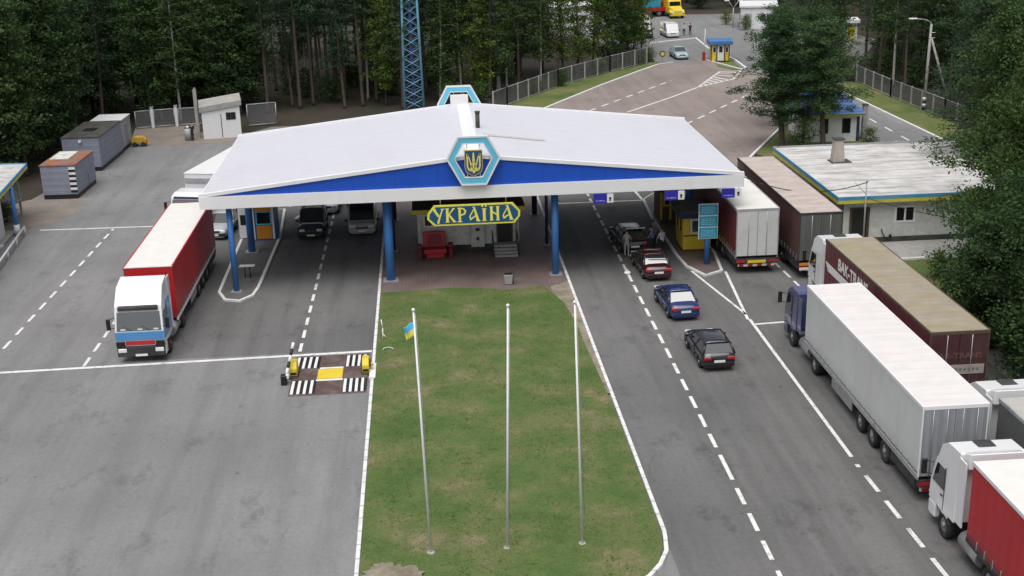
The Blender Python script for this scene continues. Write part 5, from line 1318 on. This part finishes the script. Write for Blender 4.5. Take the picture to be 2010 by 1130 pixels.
mb = MB(); mb.hexa([(-.62, -1.62, 1.44), (.62, -1.62, 1.44), (.60, -2.42, 1.80), (-.60, -2.42, 1.80)], [(-.64, -1.60, 1.49), (.64, -1.60, 1.49), (.62, -2.42, 1.86), (-.62, -2.42, 1.86)]); tg = mb.build('tailgate', M['cab_white'], t, .015)  # raised lid coloured white on the black body
mb = MB(); mb.hexa([(-.55, -1.70, 1.455), (.55, -1.70, 1.455), (.53, -2.36, 1.75), (-.53, -2.36, 1.75)], [(-.55, -1.70, 1.47), (.55, -1.70, 1.47), (.53, -2.36, 1.77), (-.53, -2.36, 1.77)]); mb.build('glass', M['glass'], tg)
mb = MB()
for i in range(7):
    cx, cy = -.5 + .17 * i, -1.98 + .1 * (i % 2); mb.ball((cx, cy, 1.0 + .05 * (i % 3)), .14, 8, 5, (1, .9, .8))
mb.build('luggage', mat('luggage', (.10, .05, .05), .8, var=.5, scale=4), t)
mb = MB(); mb.box(-.72, .72, -2.26, -2.12, .80, .86); mb.build('boot_sill', M['steel'], b)
t = thing('white_bag', 'small white bag on the asphalt beside the maroon car', 'bag', (11.75, 72.0, 0))
mb = MB(); mb.ball((0, 0, .12), .2, 10, 6, (1.1, .8, .65)); mb.build('sack', M['plate'], t)
mb = MB(); mb.tube([(-.08, 0, .22), (0, 0, .34), (.08, 0, .22)], .015, 5); mb.build('handle', M['plate'], t)
t = thing('white_bag', 'white bag on the asphalt by the grey-clothed person', 'bag', (12.62, 75.4, 0))
mb = MB(); mb.ball((0, 0, .15), .18, 10, 6, (1, .8, .85)); mb.build('sack', M['plate'], t)
mb = MB(); mb.tube([(-.08, 0, .27), (0, 0, .4), (.08, 0, .27)], .015, 5); mb.build('handle', M['plate'], t)

car('silver car half hidden between the red lorry and the left island', -14.35, 85.4, PI - R(6), 3.7, 1.64, 1.45, 'hatch', paint('paint_silver2', (.42, .43, .45)), 'vehicles leaving through the left lanes')
# left lanes under the canopy, facing the viewer
t, b, rf = car('dark off-road car with shiny bonnet facing the viewer in the left lane', -8.0, 84.6, PI, 4.3, 1.78, 1.75, 'suv', paint('paint_suv', (.035, .045, .055), .18), 'vehicles leaving through the left lanes', 'off-road car', rails=True)
mb = MB(); mb.box(-.66, .66, 1.15, 1.40, 1.0, 1.05); mb.build('bonnet_strip', M['cab_white'], b, .015)  # white strip laid across the dark bonnet
car('silver grey minibus facing the viewer beside the tall blue column', -4.6, 85.5, PI, 5.0, 1.95, 2.3, 'van', paint('paint_silver', (.36, .37, .37), .35), 'vehicles leaving through the left lanes', 'minibus', name='minibus')
car('white saloon behind the dark off-road car', -7.3, 91.2, PI - .05, 4.4, 1.74, 1.42, 'sedan', paint('paint_white', (.62, .64, .70)), 'vehicles leaving through the left lanes')
car('dark car in the shade behind the minibus and the white saloon', -5.2, 92.6, PI, 4.2, 1.70, 1.45, 'hatch', paint('paint_dark', (.03, .025, .03)), 'vehicles leaving through the left lanes')
# far away
car('pale turquoise saloon at the far gate', 32.6, 160.0, PI + .02, 4.3, 1.75, 1.42, 'sedan', paint('paint_turq', (.33, .44, .46)), 'vehicles at the far gate')
car('white minivan waiting beyond the far gate', 35.5, 181.2, PI + .05, 4.6, 1.9, 2.0, 'van', paint('paint_white2', (.66, .66, .68)), 'vehicles at the far gate', 'minivan', name='minivan')
car('dark car parked in front of the far white building', 51.2, 178.2, R(60), 4.3, 1.75, 1.45, 'sedan', paint('paint_dark2', (.03, .05, .08)), 'vehicles at the far gate')
car('white car parked next to the dark car by the far white building', 52.6, 175.4, R(60), 4.3, 1.75, 1.45, 'sedan', bpy.data.materials['paint_white2'], 'vehicles at the far gate')
car('dark off-road car half hidden by the trees left of the white minivan', 32.0, 181.5, PI, 4.3, 1.78, 1.8, 'suv', bpy.data.materials['paint_suv'], 'vehicles at the far gate', 'off-road car')
car('yellow minivan half hidden by the trees near the far gate', 33.2, 190.5, PI, 4.6, 1.9, 2.1, 'van', paint('paint_yellow', (.55, .55, .05)), 'vehicles at the far gate', 'minivan', name='minivan')

# yellow bonneted tipper and the orange crane truck at the top edge
t = thing('tipper_truck', 'yellow bonneted truck with ochre body at the top edge of the picture', 'truck', (40.6, 206.0, 0), PI + .08)
mb = MB(); mb.prism([(3.9, .55), (3.9, 1.15), (3.7, 1.5), (2.1, 1.75), (2.0, 2.5), (1.85, 2.75), (.4, 2.8), (.3, .7)], 'x', -1.05, 1.05)
for v in mb.bm.verts:
    if v.co.y > 2.5: v.co.x *= .78
cb = mb.build('cab', M['yellow'], t, .08, 2)
mb = MB(); mb.hexa([(-.9, 2.03, 1.85), (.9, 2.03, 1.85), (.9, 2.12, 1.85), (-.9, 2.12, 1.85)], [(-.85, 1.93, 2.5), (.85, 1.93, 2.5), (.85, 2.02, 2.5), (-.85, 2.02, 2.5)]); mb.build('windscreen', M['glass'], cb)
mb = MB(); mb.box(-.5, .5, 3.85, 3.93, .75, 1.2); mb.build('grille', M['fascia_yellow'], cb)
mb = MB(); mb.box(-1.2, 1.2, 3.8, 4.05, .45, .7); mb.build('bumper', M['yellow'], cb)
for s in (-1, 1):
    mb = MB(); mb.cyl((s * .85, 3.6, 1.0), (s * .85, 3.92, 1.0), .16, .16, 10); mb.build('headlight', M['headlight'], cb)
    mb = MB(); mb.prism([(2.3, .9), (2.5, 1.3), (3.1, 1.35), (3.6, 1.1), (3.7, .8)], 'x', *sorted((s * .8, s * 1.2))); mb.build('mudguard', M['yellow'], cb, .03)
    for y in (3.0, -1.6, -2.9): wheel(t, s * .8, y, .52, .35, s)
mb = MB(); mb.hexa([(-1.2, -4, 1.2), (1.2, -4, 1.2), (1.2, .1, 1.2), (-1.2, .1, 1.2)], [(-1.3, -4.2, 2.9), (1.3, -4.2, 2.9), (1.3, .2, 2.9), (-1.3, .2, 2.9)]); mb.build('tipper_body', M['orange'], t)
mb = MB(); mb.box(-.5, .5, -4, 3.6, .7, 1.1); mb.build('chassis', M['chassis'], t)
t = thing('crane_truck', 'orange crane truck with slanting boom beside the yellow truck', 'truck', (37.2, 206.5, 0), R(100))
mb = MB(); mb.box(-1.2, 1.2, -3.5, 3, .9, 1.5); mb.build('chassis', M['red'], t)
mb = MB(); mb.prism([(3.0, .8), (4.6, .8), (4.6, 1.7), (4.2, 2.6), (3.0, 2.7)], 'x', -1.15, 1.15); cb = mb.build('cab', M['orange'], t, .06)
mb = MB(); mb.box(-1.0, 1.0, 4.3, 4.5, 1.7, 2.4); mb.build('windscreen', M['glass'], cb)
mb = MB(); mb.hexa([(-.3, 2.6, 3.9), (.3, 2.6, 3.9), (.3, -3.8, 1.5), (-.3, -3.8, 1.5)], [(-.3, 2.6, 4.5), (.3, 2.6, 4.5), (.3, -3.8, 2.1), (-.3, -3.8, 2.1)]); mb.build('boom', mat('boom_orange', (.50, .13, .03), .5), t)
mb = MB(); mb.box(-1, 1, -1.5, 1.5, 1.5, 3.0); mb.build('turret', M['teal'], t, .05)
for s in (-1, 1):
    for y in (3.5, -1.2, -2.5): wheel(t, s * .8, y, .52, .35, s)
# ------------------------------------------------------------------ people: one continuous skinned body each
def person(label, loc, rz, top, trousers, arms=((.05, .10), (.05, .10)), lean=0.0, stride=.05, hair='hair', h=1.76, sleeves=True, cap=None, group='people on foot'):
    t = thing('person', label, 'person', loc, rz, group)
    V, E_, Rd, bone = [], [], [], []
    def add(p, r, parent=None, b='top'):
        V.append(p); Rd.append(r); bone.append(b)
        if parent is not None: E_.append((parent, len(V) - 1))
        return len(V) - 1
    ly = lambda z: lean * max(0, z - .95)
    pel = add((0, 0, .95), (.155, .115), None, 'leg')
    sp = add((0, ly(1.15), 1.15), (.135, .10), pel); ch = add((0, ly(1.36), 1.36), (.165, .115), sp)
    nk = add((0, ly(1.51) + .01, 1.51), (.055, .055), ch, 'skin'); h1 = add((0, ly(1.6) + .03, 1.60), (.078, .09), nk, 'skin'); h2 = add((0, ly(1.7) + .025, 1.70), (.075, .088), h1, 'skin')
    add((0, ly(1.62) + .135, 1.62), (.014, .014), h1, 'skin')    # nose
    for s, st in ((-1, stride), (1, -stride)):
        hp = add((s * .095, 0, .88), (.095, .10), pel, 'leg'); kn = add((s * .11, st * .6 + .02, .50), (.062, .066), hp, 'leg'); an = add((s * .11, st - .02, .10), (.042, .045), kn, 'leg')
        add((s * .115, st + .07, .045), (.042, .035), an, 'shoe'); add((s * .12, st + .17, .035), (.036, .026), len(V) - 1, 'shoe')
    for (s, (ex, fw)) in ((-1, arms[0]), (1, arms[1])):
        sh = add((s * .195, ly(1.40), 1.40), (.062, .062), ch); el = add((s * (.235 + ex), ly(1.14) + fw * .35 - .01, 1.14), (.044, .044), sh, 'top' if sleeves else 'skin')
        wz = .90 + min(.35, fw * .55); wr = add((s * (.235 + ex * .9), ly(.95) + fw, wz), (.030, .032), el, 'top' if sleeves == 'long' else 'skin')
        pm = add((s * (.235 + ex * .85), ly(.9) + fw + .02, wz - .08), (.022, .038), wr, 'skin')
        for k, ln in enumerate((.075, .085, .08, .062)):
            yk = -.028 + k * .019
            f1 = add((s * (.233 + ex * .85), ly(.9) + fw + .02 + yk, wz - .125), (.0085, .0085), pm, 'skin'); add((s * (.222 + ex * .85), ly(.9) + fw + .026 + yk, wz - .125 - ln), (.007, .007), f1, 'skin')
        t1 = add((s * (.215 + ex * .85), ly(.9) + fw + .065, wz - .09), (.0095, .0095), pm, 'skin'); add((s * (.205 + ex * .85), ly(.9) + fw + .085, wz - .13), (.008, .008), t1, 'skin')
    me = bpy.data.meshes.new('body'); me.from_pydata(V, E_, [])
    o = bpy.data.objects.new('tmp', me); COL.objects.link(o)
    sk = o.modifiers.new('skin', 'SKIN'); sk.use_smooth_shade = True
    for i, r in enumerate(Rd): me.skin_vertices[0].data[i].radius = r
    me.skin_vertices[0].data[0].use_root = True
    ss = o.modifiers.new('sub', 'SUBSURF'); ss.levels = 1
    dg = bpy.context.evaluated_depsgraph_get(); nm = bpy.data.meshes.new_from_object(o.evaluated_get(dg)); bpy.data.objects.remove(o)
    nm.name = 'body'; nm.materials.clear()
    ms = {'top': 0, 'leg': 1, 'skin': 2, 'shoe': 3}
    b = link('body', nm, [top, trousers, M['skin'], M['black']], t)
    segs = [(Vector(V[a]), Vector(V[c]), bone[c]) for a, c in E_]
    for p in nm.polygons:
        c = p.center; best = (9, 'top')
        for a, d, bn in segs:
            ab = d - a; u = max(0, min(1, (c - a).dot(ab) / max(1e-9, ab.length_squared))); q = (c - a - ab * u).length
            if q < best[0] - 1e-6: best = (q, bn)
        bn = best[1]
        if bn == 'leg' and c.z > 1.0: bn = 'top'
        if bn == 'top' and c.z > 1.52 and abs(c.x) < .12: bn = 'skin'
        p.material_index = ms[bn]; p.use_smooth = True
    hy = ly(1.7)
    mb = MB(); mb.ball((0, hy + .005, 1.725), .098, 12, 8, (.92, 1.05, .85)); mb.build('hair' if not cap else 'cap', M[hair] if not cap else cap, t)
    for s in (-1, 1):
        mb = MB(); mb.ball((s * .032, hy + .112, 1.665), .011, 6, 4); mb.build('eye', M['black'], t)
        mb = MB(); mb.ball((s * .083, hy + .03, 1.645), .024, 6, 4, (.5, .8, 1.2)); mb.build('ear', M['skin'], t)
    k = h / 1.76; t.scale = (k, k, k)
    return t
cl_grey = mat('cloth_grey', (.30, .30, .28), .85, var=.1); cl_blue = mat('cloth_blue', (.16, .20, .34), .85); cl_white = mat('cloth_white', (.52, .52, .60), .85); cl_dark = mat('cloth_dark', (.02, .022, .03), .85)
person('person in pale grey jacket and trousers standing at the open car boot', (12.28, 75.55, .0), R(-12), cl_grey, cl_grey, ((.02, .22), (.02, .25)), .06, .05, sleeves='long')
person('person in blue shirt bent towards the other two beside the estate car', (14.05, 76.2, 0), R(60), cl_blue, cl_dark, ((.04, .28), (.03, .2)), .12)
person('person in white shirt and dark trousers next to the yellow kiosk', (14.55, 75.7, 0), R(25), cl_white, cl_dark, ((.04, .2), (.04, .25)), .08)
person('person in blue shirt and dark cap farthest from the viewer at the estate car', (14.35, 77.6, 0), R(130), cl_blue, cl_dark, ((.05, .2), (.05, .25)), .05, cap=M['navy'])
person('person in white shirt and black trousers beside the white minivan', (37.55, 181.0, 0), R(170), cl_white, cl_dark)
person('person all in dark clothes beside the person in white at the far yard', (38.5, 181.2, 0), R(200), cl_dark, cl_dark)
person('person in dark clothes beside the grey tank at the end of the yard', (-21.7, 118.4, 0), R(150), cl_dark, cl_dark)

# ------------------------------------------------------------------ trees
def leaf_mesh(name, clusters, per, size, seed, flat=.6, droop=0.0, asp=.6):
    g = random.Random(seed); V, F = [], []
    for (cx, cy, cz, r) in clusters:
        for _ in range(max(3, int(per * r * r))):
            a = g.uniform(0, 2 * PI); u = g.uniform(-1, 1); q = math.sqrt(1 - u * u); k = r * g.random() ** .45
            x, y, z = cx + k * q * math.cos(a), cy + k * q * math.sin(a), cz + k * u * flat
            s = size * g.uniform(.6, 1.3)
            d = Vector((g.gauss(0, 1), g.gauss(0, 1), g.gauss(0, .6) - droop)).normalized()
            n = Vector((g.gauss(0, 1), g.gauss(0, 1), g.gauss(0, 1))); e = d.cross(n).normalized() * (s * asp * .5); d = d * s * .5
            c = Vector((x, y, z)); i = len(V)
            V += [c - d, c + e * .9 - d * .1, c + d, c - e * .9 - d * .1]; F.append((i, i + 1, i + 2, i + 3))
    me = bpy.data.meshes.new(name); me.from_pydata([tuple(v) for v in V], [], F); return me
def limb_mesh(name, paths, n=7):
    mb = MB()
    for pts in paths:
        rings = []
        for k, (x, y, z, r) in enumerate(pts):
            a = Vector(pts[max(0, k - 1)][:3]); b = Vector(pts[min(len(pts) - 1, k + 1)][:3]); q = (b - a).to_track_quat('Z', 'Y')
            rings.append([tuple(Vector((x, y, z)) + q @ Vector((r * math.cos(2 * PI * i / n), r * math.sin(2 * PI * i / n), 0))) for i in range(n)])
        mb.loft(rings)
    bmesh.ops.recalc_face_normals(mb.bm, faces=mb.bm.faces[:])
    me = bpy.data.meshes.new(name); mb.bm.to_mesh(me); mb.bm.free(); return me
def tree_proto(kind, seed, H, crown0, rad, per=26, leaf=.28, trunk_r=.2, dens=1.0):
    """returns trunk mesh and crown mesh; crown0 = share of height where the crown starts"""
    g = random.Random(seed); wob = lambda: g.uniform(-.25, .25)
    bx, by = wob() * 1.5, wob() * 1.5
    def axis(u): return (bx * math.sin(u * 2.2), by * math.sin(u * 1.7 + .4), H * u)
    tr = [(*axis(u), trunk_r * (1 - .86 * u) + .015) for u in (0, .02, .12, .25, .4, .55, .7, .85, .97)]
    tr[0] = (*tr[0][:3], trunk_r * 1.35)
    paths = [tr]; cl = []
    nb = int((34 if kind == 'pine' else 38) * dens)
    for i in range(nb):
        u = crown0 + (1 - crown0) * ((i + g.random()) / nb) * .97
        x, y, z = axis(u); a = i * 2.4 + g.uniform(-.5, .5); t = (u - crown0) / (1 - crown0)
        if kind == 'pine': ln = rad * (1 - .75 * t ** 1.4) * g.uniform(.42, 1.22) * (.55 + .45 * min(1, t * 5)); up = g.uniform(-.05, .30) + .35 * t
        elif kind == 'birch': ln = rad * math.sin(PI * min(1, .22 + .76 * t)) * g.uniform(.6, 1.1); up = g.uniform(.3, .8)
        else: ln = rad * math.sin(PI * min(.96, .25 + .70 * t)) ** .7 * g.uniform(.65, 1.12); up = g.uniform(.1, .6)
        pts = []; m = 4
        for k in range(m + 1):
            v = k / m; dz = ln * (up * v - (.35 * v * v if kind == 'birch' else .12 * v * v))
            pts.append((x + math.cos(a + .3 * v * wob()) * ln * v, y + math.sin(a + .3 * v * wob()) * ln * v, z + dz, max(.012, trunk_r * .32 * (1 - .8 * u) * (1 - .85 * v))))
        paths.append(pts)
        for k in range(1 if ln < 1 else 0, m + 1):
            for _ in range(2 if kind == 'pine' else 3):
                p = pts[k]; r = g.uniform(.30, .62) * (.7 + .16 * rad)
                j = r * (.9 if kind == 'pine' else 1.15)
                cl.append((p[0] + g.uniform(-j, j), p[1] + g.uniform(-j, j), p[2] + g.uniform(-.2, .45) * r - (.6 * r * g.random() if kind == 'birch' else 0), r))
    x, y, z = axis(.98); cl.append((x, y, z, .5)); cl.append((x, y, z - .5, .7))
    return limb_mesh('trunk', paths), leaf_mesh('crown', cl, per, leaf, seed + 100, .5 if kind == 'pine' else .85, .5 if kind == 'birch' else 0, .34 if kind == 'pine' else .62)
def with_mats(p, bark, leaf):
    p[0].materials.append(M[bark]); p[1].materials.append(M[leaf]); return p
PR = {}
PR['pine'] = [with_mats(tree_proto('pine', 11 + i, H, c0, r, 46, .30, .17), 'bark_pine', 'leaf_pine') for i, (H, c0, r) in enumerate(((19, .36, 2.7), (21, .42, 3.0), (18, .30, 2.5), (20, .46, 2.8), (17.5, .26, 2.9)))]
PR['dark'] = [with_mats(tree_proto('broad', 31 + i, H, c0, r, 34, .32, .17), 'bark_dark', 'leaf_dark') for i, (H, c0, r) in enumerate(((15, .08, 3.0), (16.5, .12, 3.3), (14, .05, 2.8)))]
PR['birch'] = [with_mats(tree_proto('birch', 51 + i, H, c0, r, 34, .27, .12), 'bark_birch', 'leaf_mid') for i, (H, c0, r) in enumerate(((17, .18, 2.5), (15.5, .12, 2.4), (18, .24, 2.7)))]
PR['light'] = [with_mats(tree_proto('broad', 71 + i, H, c0, r, 40, .25, .11), 'bark_dark', 'leaf_light') for i, (H, c0, r) in enumerate(((11, .12, 2.2), (12.5, .14, 2.3)))]
PR['scrub'] = [with_mats(tree_proto('broad', 95 + i, H, .04, r, 30, .22, .05, .6), 'bark_dark', 'leaf_dark') for i, (H, r) in enumerate(((2.6, 1.6), (3.4, 1.5)))]
PR['bush'] = [with_mats(tree_proto('broad', 91 + i, H, .05, r, 30, .2, .05, .6), 'bark_dark', 'leaf_light' if i else 'leaf_mid') for i, (H, r) in enumerate(((2.2, 1.2), (3.0, 1.4)))]
LBL = {'pine': 'tall pine with bare brown trunk', 'dark': 'dark leafy tree', 'birch': 'slender birch with pale trunk', 'light': 'light green young tree', 'bush': 'low leafy bush', 'scrub': 'dark undergrowth bush'}
NAME = {'pine': 'pine_tree', 'dark': 'broadleaf_tree', 'birch': 'birch_tree', 'light': 'young_tree', 'bush': 'bush', 'scrub': 'bush'}
tg_ = random.Random(5)
def plant(kind, x, y, where, sc=None, i=None, rz=None, label=None, group=None):
    p = PR[kind][tg_.randrange(len(PR[kind])) if i is None else i]
    lb = label or (LBL[kind] + ' ' + where)
    t = thing(NAME[kind], lb, 'bush' if kind in ('bush', 'scrub') else 'tree', (x, y, -.03), tg_.uniform(0, 6.28) if rz is None else rz, group or (LBL[kind].split(' with')[0] + 's ' + where))
    k = sc or tg_.uniform(.88, 1.12); t.scale = (k * tg_.uniform(.95, 1.05), k * tg_.uniform(.95, 1.05), k)
    link('trunk', p[0], None, t); link('crown', p[1], None, t)
    return t
def inside(x, y, poly):
    c = False; n = len(poly)
    for i in range(n):
        (x0, y0), (x1, y1) = poly[i], poly[i - 1]
        if (y0 > y) != (y1 > y) and x < (x1 - x0) * (y - y0) / (y1 - y0) + x0: c = not c
    return c
def grove(poly, step, kinds, where, rows=None):
    x0, x1 = min(p[0] for p in poly), max(p[0] for p in poly); y0, y1 = min(p[1] for p in poly), max(p[1] for p in poly)
    y = y0; j = 0
    while y < y1:
        x = x0 + (step / 2 if j % 2 else 0)
        while x < x1:
            px, py = x + tg_.uniform(-.38, .38) * step, y + tg_.uniform(-.38, .38) * step
            if inside(px, py, poly):
                r = tg_.random(); acc = 0
                for k, w in kinds:
                    acc += w
                    if r < acc: plant(k, px, py, where); break
            x += step
        y += step * .9; j += 1
# left wood behind the containers
grove([(-33.5, 103), (-33, 119), (-30.5, 125), (-46, 128), (-50, 112), (-41, 103)], 3.1, [('dark', .6), ('birch', .28), ('pine', .12)], 'behind the grey containers')
grove([(-46, 128.5), (-30, 127.5), (-18, 128.5), (-18, 141), (-52, 141)], 3.5, [('dark', .42), ('birch', .26), ('pine', .32)], 'beyond the yard gates')
# pines behind the canopy
grove([(-18, 129), (-5, 130), (7, 133.5), (13, 143), (13, 152), (-18, 152)], 3.5, [('pine', .84), ('birch', .10), ('dark', .06)], 'in the pine wood behind the canopy')
grove([(-55, 142), (-18.5, 142), (-18.5, 153), (10, 153), (14, 178), (-58, 178)], 5.6, [('pine', .8), ('dark', .2)], 'deep inside the pine wood')
grove([(-30, 133.5), (-5, 137.5), (7, 140), (12, 146), (10, 152), (-30, 146)], 4.6, [('scrub', .8)], 'under the pines behind the canopy')
grove([(-45, 158), (14, 158), (16, 176), (-45, 176)], 6.5, [('scrub', .9)], 'deep under the pines')
grove([(14, 212), (95, 212), (95, 222), (14, 222)], 6, [('scrub', .8)], 'along the edge of the far wood')
grove([(51, 112), (50.6, 135), (53, 150), (60, 150), (60, 112)], 4.5, [('scrub', .7)], 'under the trees behind the right mesh fence')
# birches by the mast and the fence
for x, y, k in ((1.6, 134.5, 'birch'), (4.2, 136.5, 'birch'), (6.4, 136.0, 'light'), (-4.0, 133.5, 'light'), (8.2, 139.5, 'birch'), (3.0, 132.0, 'bush'), (5.6, 133.3, 'bush')):
    plant(k, x, y, 'between the mast and the mesh fence')
for x, y, k, i in ((13.5, 145.0, 'birch', 0), (16.5, 148.0, 'light', 1), (18.6, 151, 'light', 0), (20.5, 152.5, 'light', 1), (22.8, 155.2, 'dark', 2), (24.8, 157.6, 'dark', 0), (26.6, 159.3, 'light', 1), (14.2, 151, 'dark', 1), (11.5, 150, 'pine', 1), (25.5, 163, 'dark', 1), (28.6, 164.5, 'light', 0), (27.6, 170, 'dark', 2)):
    plant(k, x, y, 'just behind the mesh fence', .85 if k in ('dark', 'light') and x > 22 else None, i)
for x, y in ((15.5, 141.5), (20.6, 149), (26.8, 155.6), (12, 137.5), (28.2, 157.4)): plant('bush', x, y, 'at the foot of the mesh fence', .6)
grove([(10, 156), (15, 158), (16.5, 170), (17, 183), (4, 183), (6, 168)], 6.5, [('pine', .6), ('dark', .25), ('birch', .15)], 'in front of the half hidden building')
# far edge
grove([(14, 211), (95, 211), (105, 240), (10, 240)], 5.6, [('pine', .8), ('dark', .2)], 'beyond the far yard')
for x, y in ((46.5, 192.5), (47.6, 185.3), (53.5, 184.6)): plant('bush', x, y, 'beside the far white building', .7)
# right wood beyond the side road
grove([(50.8, 117), (50.0, 135), (52, 150), (60, 165), (76, 165), (70, 117)], 4.6, [('pine', .62), ('dark', .25), ('birch', .13)], 'behind the right mesh fence')
grove([(61, 168), (62, 200), (84, 205), (84, 168)], 5.6, [('pine', .75), ('dark', .25)], 'to the right of the far pavilion')
grove([(50.5, 103), (51, 116), (62, 116), (60, 103)], 4.4, [('pine', .3), ('dark', .5), ('light', .2)], 'behind the lamp post strut')
for x, y, k in ((46.3, 141, 'dark'), (48.5, 145, 'pine'), (50.2, 150, 'pine'), (45.3, 146, 'bush'), (47, 138.3, 'bush'), (49.5, 156, 'dark')): plant(k, x, y, 'at the far end of the right verge')

# pines on the traffic island in front of the cottage
def big(name, label, kind, x, y, seed, H, c0, rad, per, leaf, tr, bark, leafm, dens=1.0):
    p = with_mats(tree_proto(kind, seed, H, c0, rad, per, leaf, tr, dens), bark, leafm)
    t = thing(name, label, 'tree', (x, y, -.03)); link('trunk', p[0], None, t); link('crown', p[1], None, t); return t
big('pine_tree', 'large bushy pine with reddish trunk left of the blue-roofed cottage', 'pine', 30.7, 105.8, 201, 11.0, .20, 4.6, 125, .25, .27, 'bark_pine', 'leaf_pine_green', 1.5)
big('pine_tree', 'bushy pine whose crown hides the blue roof of the cottage', 'pine', 34.0, 104.6, 203, 10.4, .30, 4.3, 125, .25, .24, 'bark_pine', 'leaf_pine_green', 1.45)
big('pine_tree', 'smaller dense pine between the cottage and the side road', 'pine', 36.2, 116.0, 205, 10.5, .25, 3.6, 85, .24, .2, 'bark_dark', 'leaf_pine_green', 1.8)
big('pine_tree', 'young dense pine on the island left of the big pines', 'pine', 33.0, 114.5, 206, 11.0, .2, 3.6, 85, .24, .2, 'bark_dark', 'leaf_pine_green', 1.8)
plant('bush', 32.2, 104.6, 'under the island pines', .8); plant('bush', 37.6, 103.6, 'under the island pines', .6)
# big trees at the right frame edge
big('broadleaf_tree', 'big broadleaf tree overhanging the maroon lorry at the right frame edge', 'birch', 31.5, 61.5, 301, 15.5, .06, 4.6, 110, .20, .28, 'bark_dark', 'leaf_mid', 1.7)
big('broadleaf_tree', 'big leafy tree in front of the right end of the white building', 'broad', 34.3, 70.8, 303, 15.5, .08, 3.6, 115, .20, .28, 'bark_dark', 'leaf_dark', 1.5)
big('pine_tree', 'tall dark pine rising over the roof of the white building', 'pine', 39.5, 86.5, 305, 17, .2, 4.8, 95, .24, .3, 'bark_pine', 'leaf_pine', 1.7)
big('broadleaf_tree', 'yellowish green tree in the upper right corner', 'broad', 43.0, 84, 307, 16.5, .15, 3.6, 60, .22, .22, 'bark_dark', 'leaf_light', 2.2)
big('broadleaf_tree', 'dark tree standing lowest at the right frame edge', 'broad', 28.4, 53.4, 309, 11.0, .03, 3.4, 75, .20, .22, 'bark_dark', 'leaf_dark', 2.2)
big('broadleaf_tree', 'dark low branching tree behind the rear of the maroon lorry', 'broad', 27.4, 49.0, 315, 7.5, .03, 2.6, 80, .20, .18, 'bark_dark', 'leaf_dark', 2.0)
big('pine_tree', 'dark pine right of the lamp post behind the building roof', 'pine', 44.5, 96, 311, 15, .15, 4.6, 90, .24, .28, 'bark_pine', 'leaf_pine', 1.7)
big('broadleaf_tree', 'light green tree behind the big tree at the right frame edge', 'birch', 36.0, 64, 313, 16.5, .1, 4.6, 100, .22, .24, 'bark_dark', 'leaf_light', 1.5)
big('broadleaf_tree', 'low dark tree leaning over the roof edge of the maroon lorry', 'broad', 27.9, 57.6, 317, 6.6, .03, 2.7, 85, .19, .14, 'bark_dark', 'leaf_dark', 1.6)
plant('bush', -30.6, 90.2, 'beside the column of the left office', .7, 0)
plant('bush', 29.9, 68.6, 'on the grass beside the maroon lorry', .7); plant('bush', 31.8, 67.2, 'on the grass beside the maroon lorry', .9)
# ------------------------------------------------------------------ camera, light, view
F_, TH, ROLL, YAW, HC = 2480.0, R(18.4), R(1.5), R(3.77), 23.5
fw = Vector((math.sin(YAW) * math.cos(TH), math.cos(YAW) * math.cos(TH), -math.sin(TH)))
rt = Vector((math.cos(YAW), -math.sin(YAW), 0)); up = rt.cross(fw)
r2 = rt * math.cos(ROLL) - up * math.sin(ROLL); u2 = rt * math.sin(ROLL) + up * math.cos(ROLL)
cd = bpy.data.cameras.new('camera'); cam = bpy.data.objects.new('camera', cd); COL.objects.link(cam)
m = Matrix.Identity(4)
for i in range(3): m[i][0], m[i][1], m[i][2] = r2[i], u2[i], -fw[i]
m[0][3], m[1][3], m[2][3] = 0, 0, HC
cam.matrix_world = m
cd.sensor_fit = 'HORIZONTAL'; cd.sensor_width = 36; cd.lens = F_ / 2010 * 36; cd.clip_start = .5; cd.clip_end = 2000
SC.camera = cam
EL, AZ = R(69), R(200)
w = bpy.data.worlds.new('World'); SC.world = w; w.use_nodes = True
nt = w.node_tree; bg = nt.nodes['Background']
sky = nt.nodes.new('ShaderNodeTexSky'); sky.sky_type = 'NISHITA'; sky.sun_disc = False; sky.sun_elevation = EL; sky.sun_rotation = AZ
sky.air_density = 1.0; sky.dust_density = 4.0; sky.ozone_density = 1.0
hs = nt.nodes.new('ShaderNodeHueSaturation'); hs.inputs['Saturation'].default_value = .30
nt.links.new(sky.outputs[0], hs.inputs['Color']); nt.links.new(hs.outputs[0], bg.inputs[0]); bg.inputs[1].default_value = .085
sd = bpy.data.lights.new('sun', 'SUN'); sd.energy = 1.5; sd.angle = R(60); sd.color = (1, .975, .94)
so = bpy.data.objects.new('sun', sd); COL.objects.link(so)
dv = Vector((math.sin(AZ) * math.cos(EL), math.cos(AZ) * math.cos(EL), math.sin(EL)))
so.rotation_euler = dv.to_track_quat('Z', 'Y').to_euler(); so.location = (0, 0, 60)
SC.view_settings.view_transform = 'Standard'; SC.view_settings.look = 'None'; SC.view_settings.exposure = .62; SC.view_settings.gamma = 1
SC.render.engine = 'CYCLES'
SC.cycles.use_denoising = True
SC.cycles.max_bounces = 6; SC.cycles.diffuse_bounces = 3; SC.cycles.transparent_max_bounces = 12
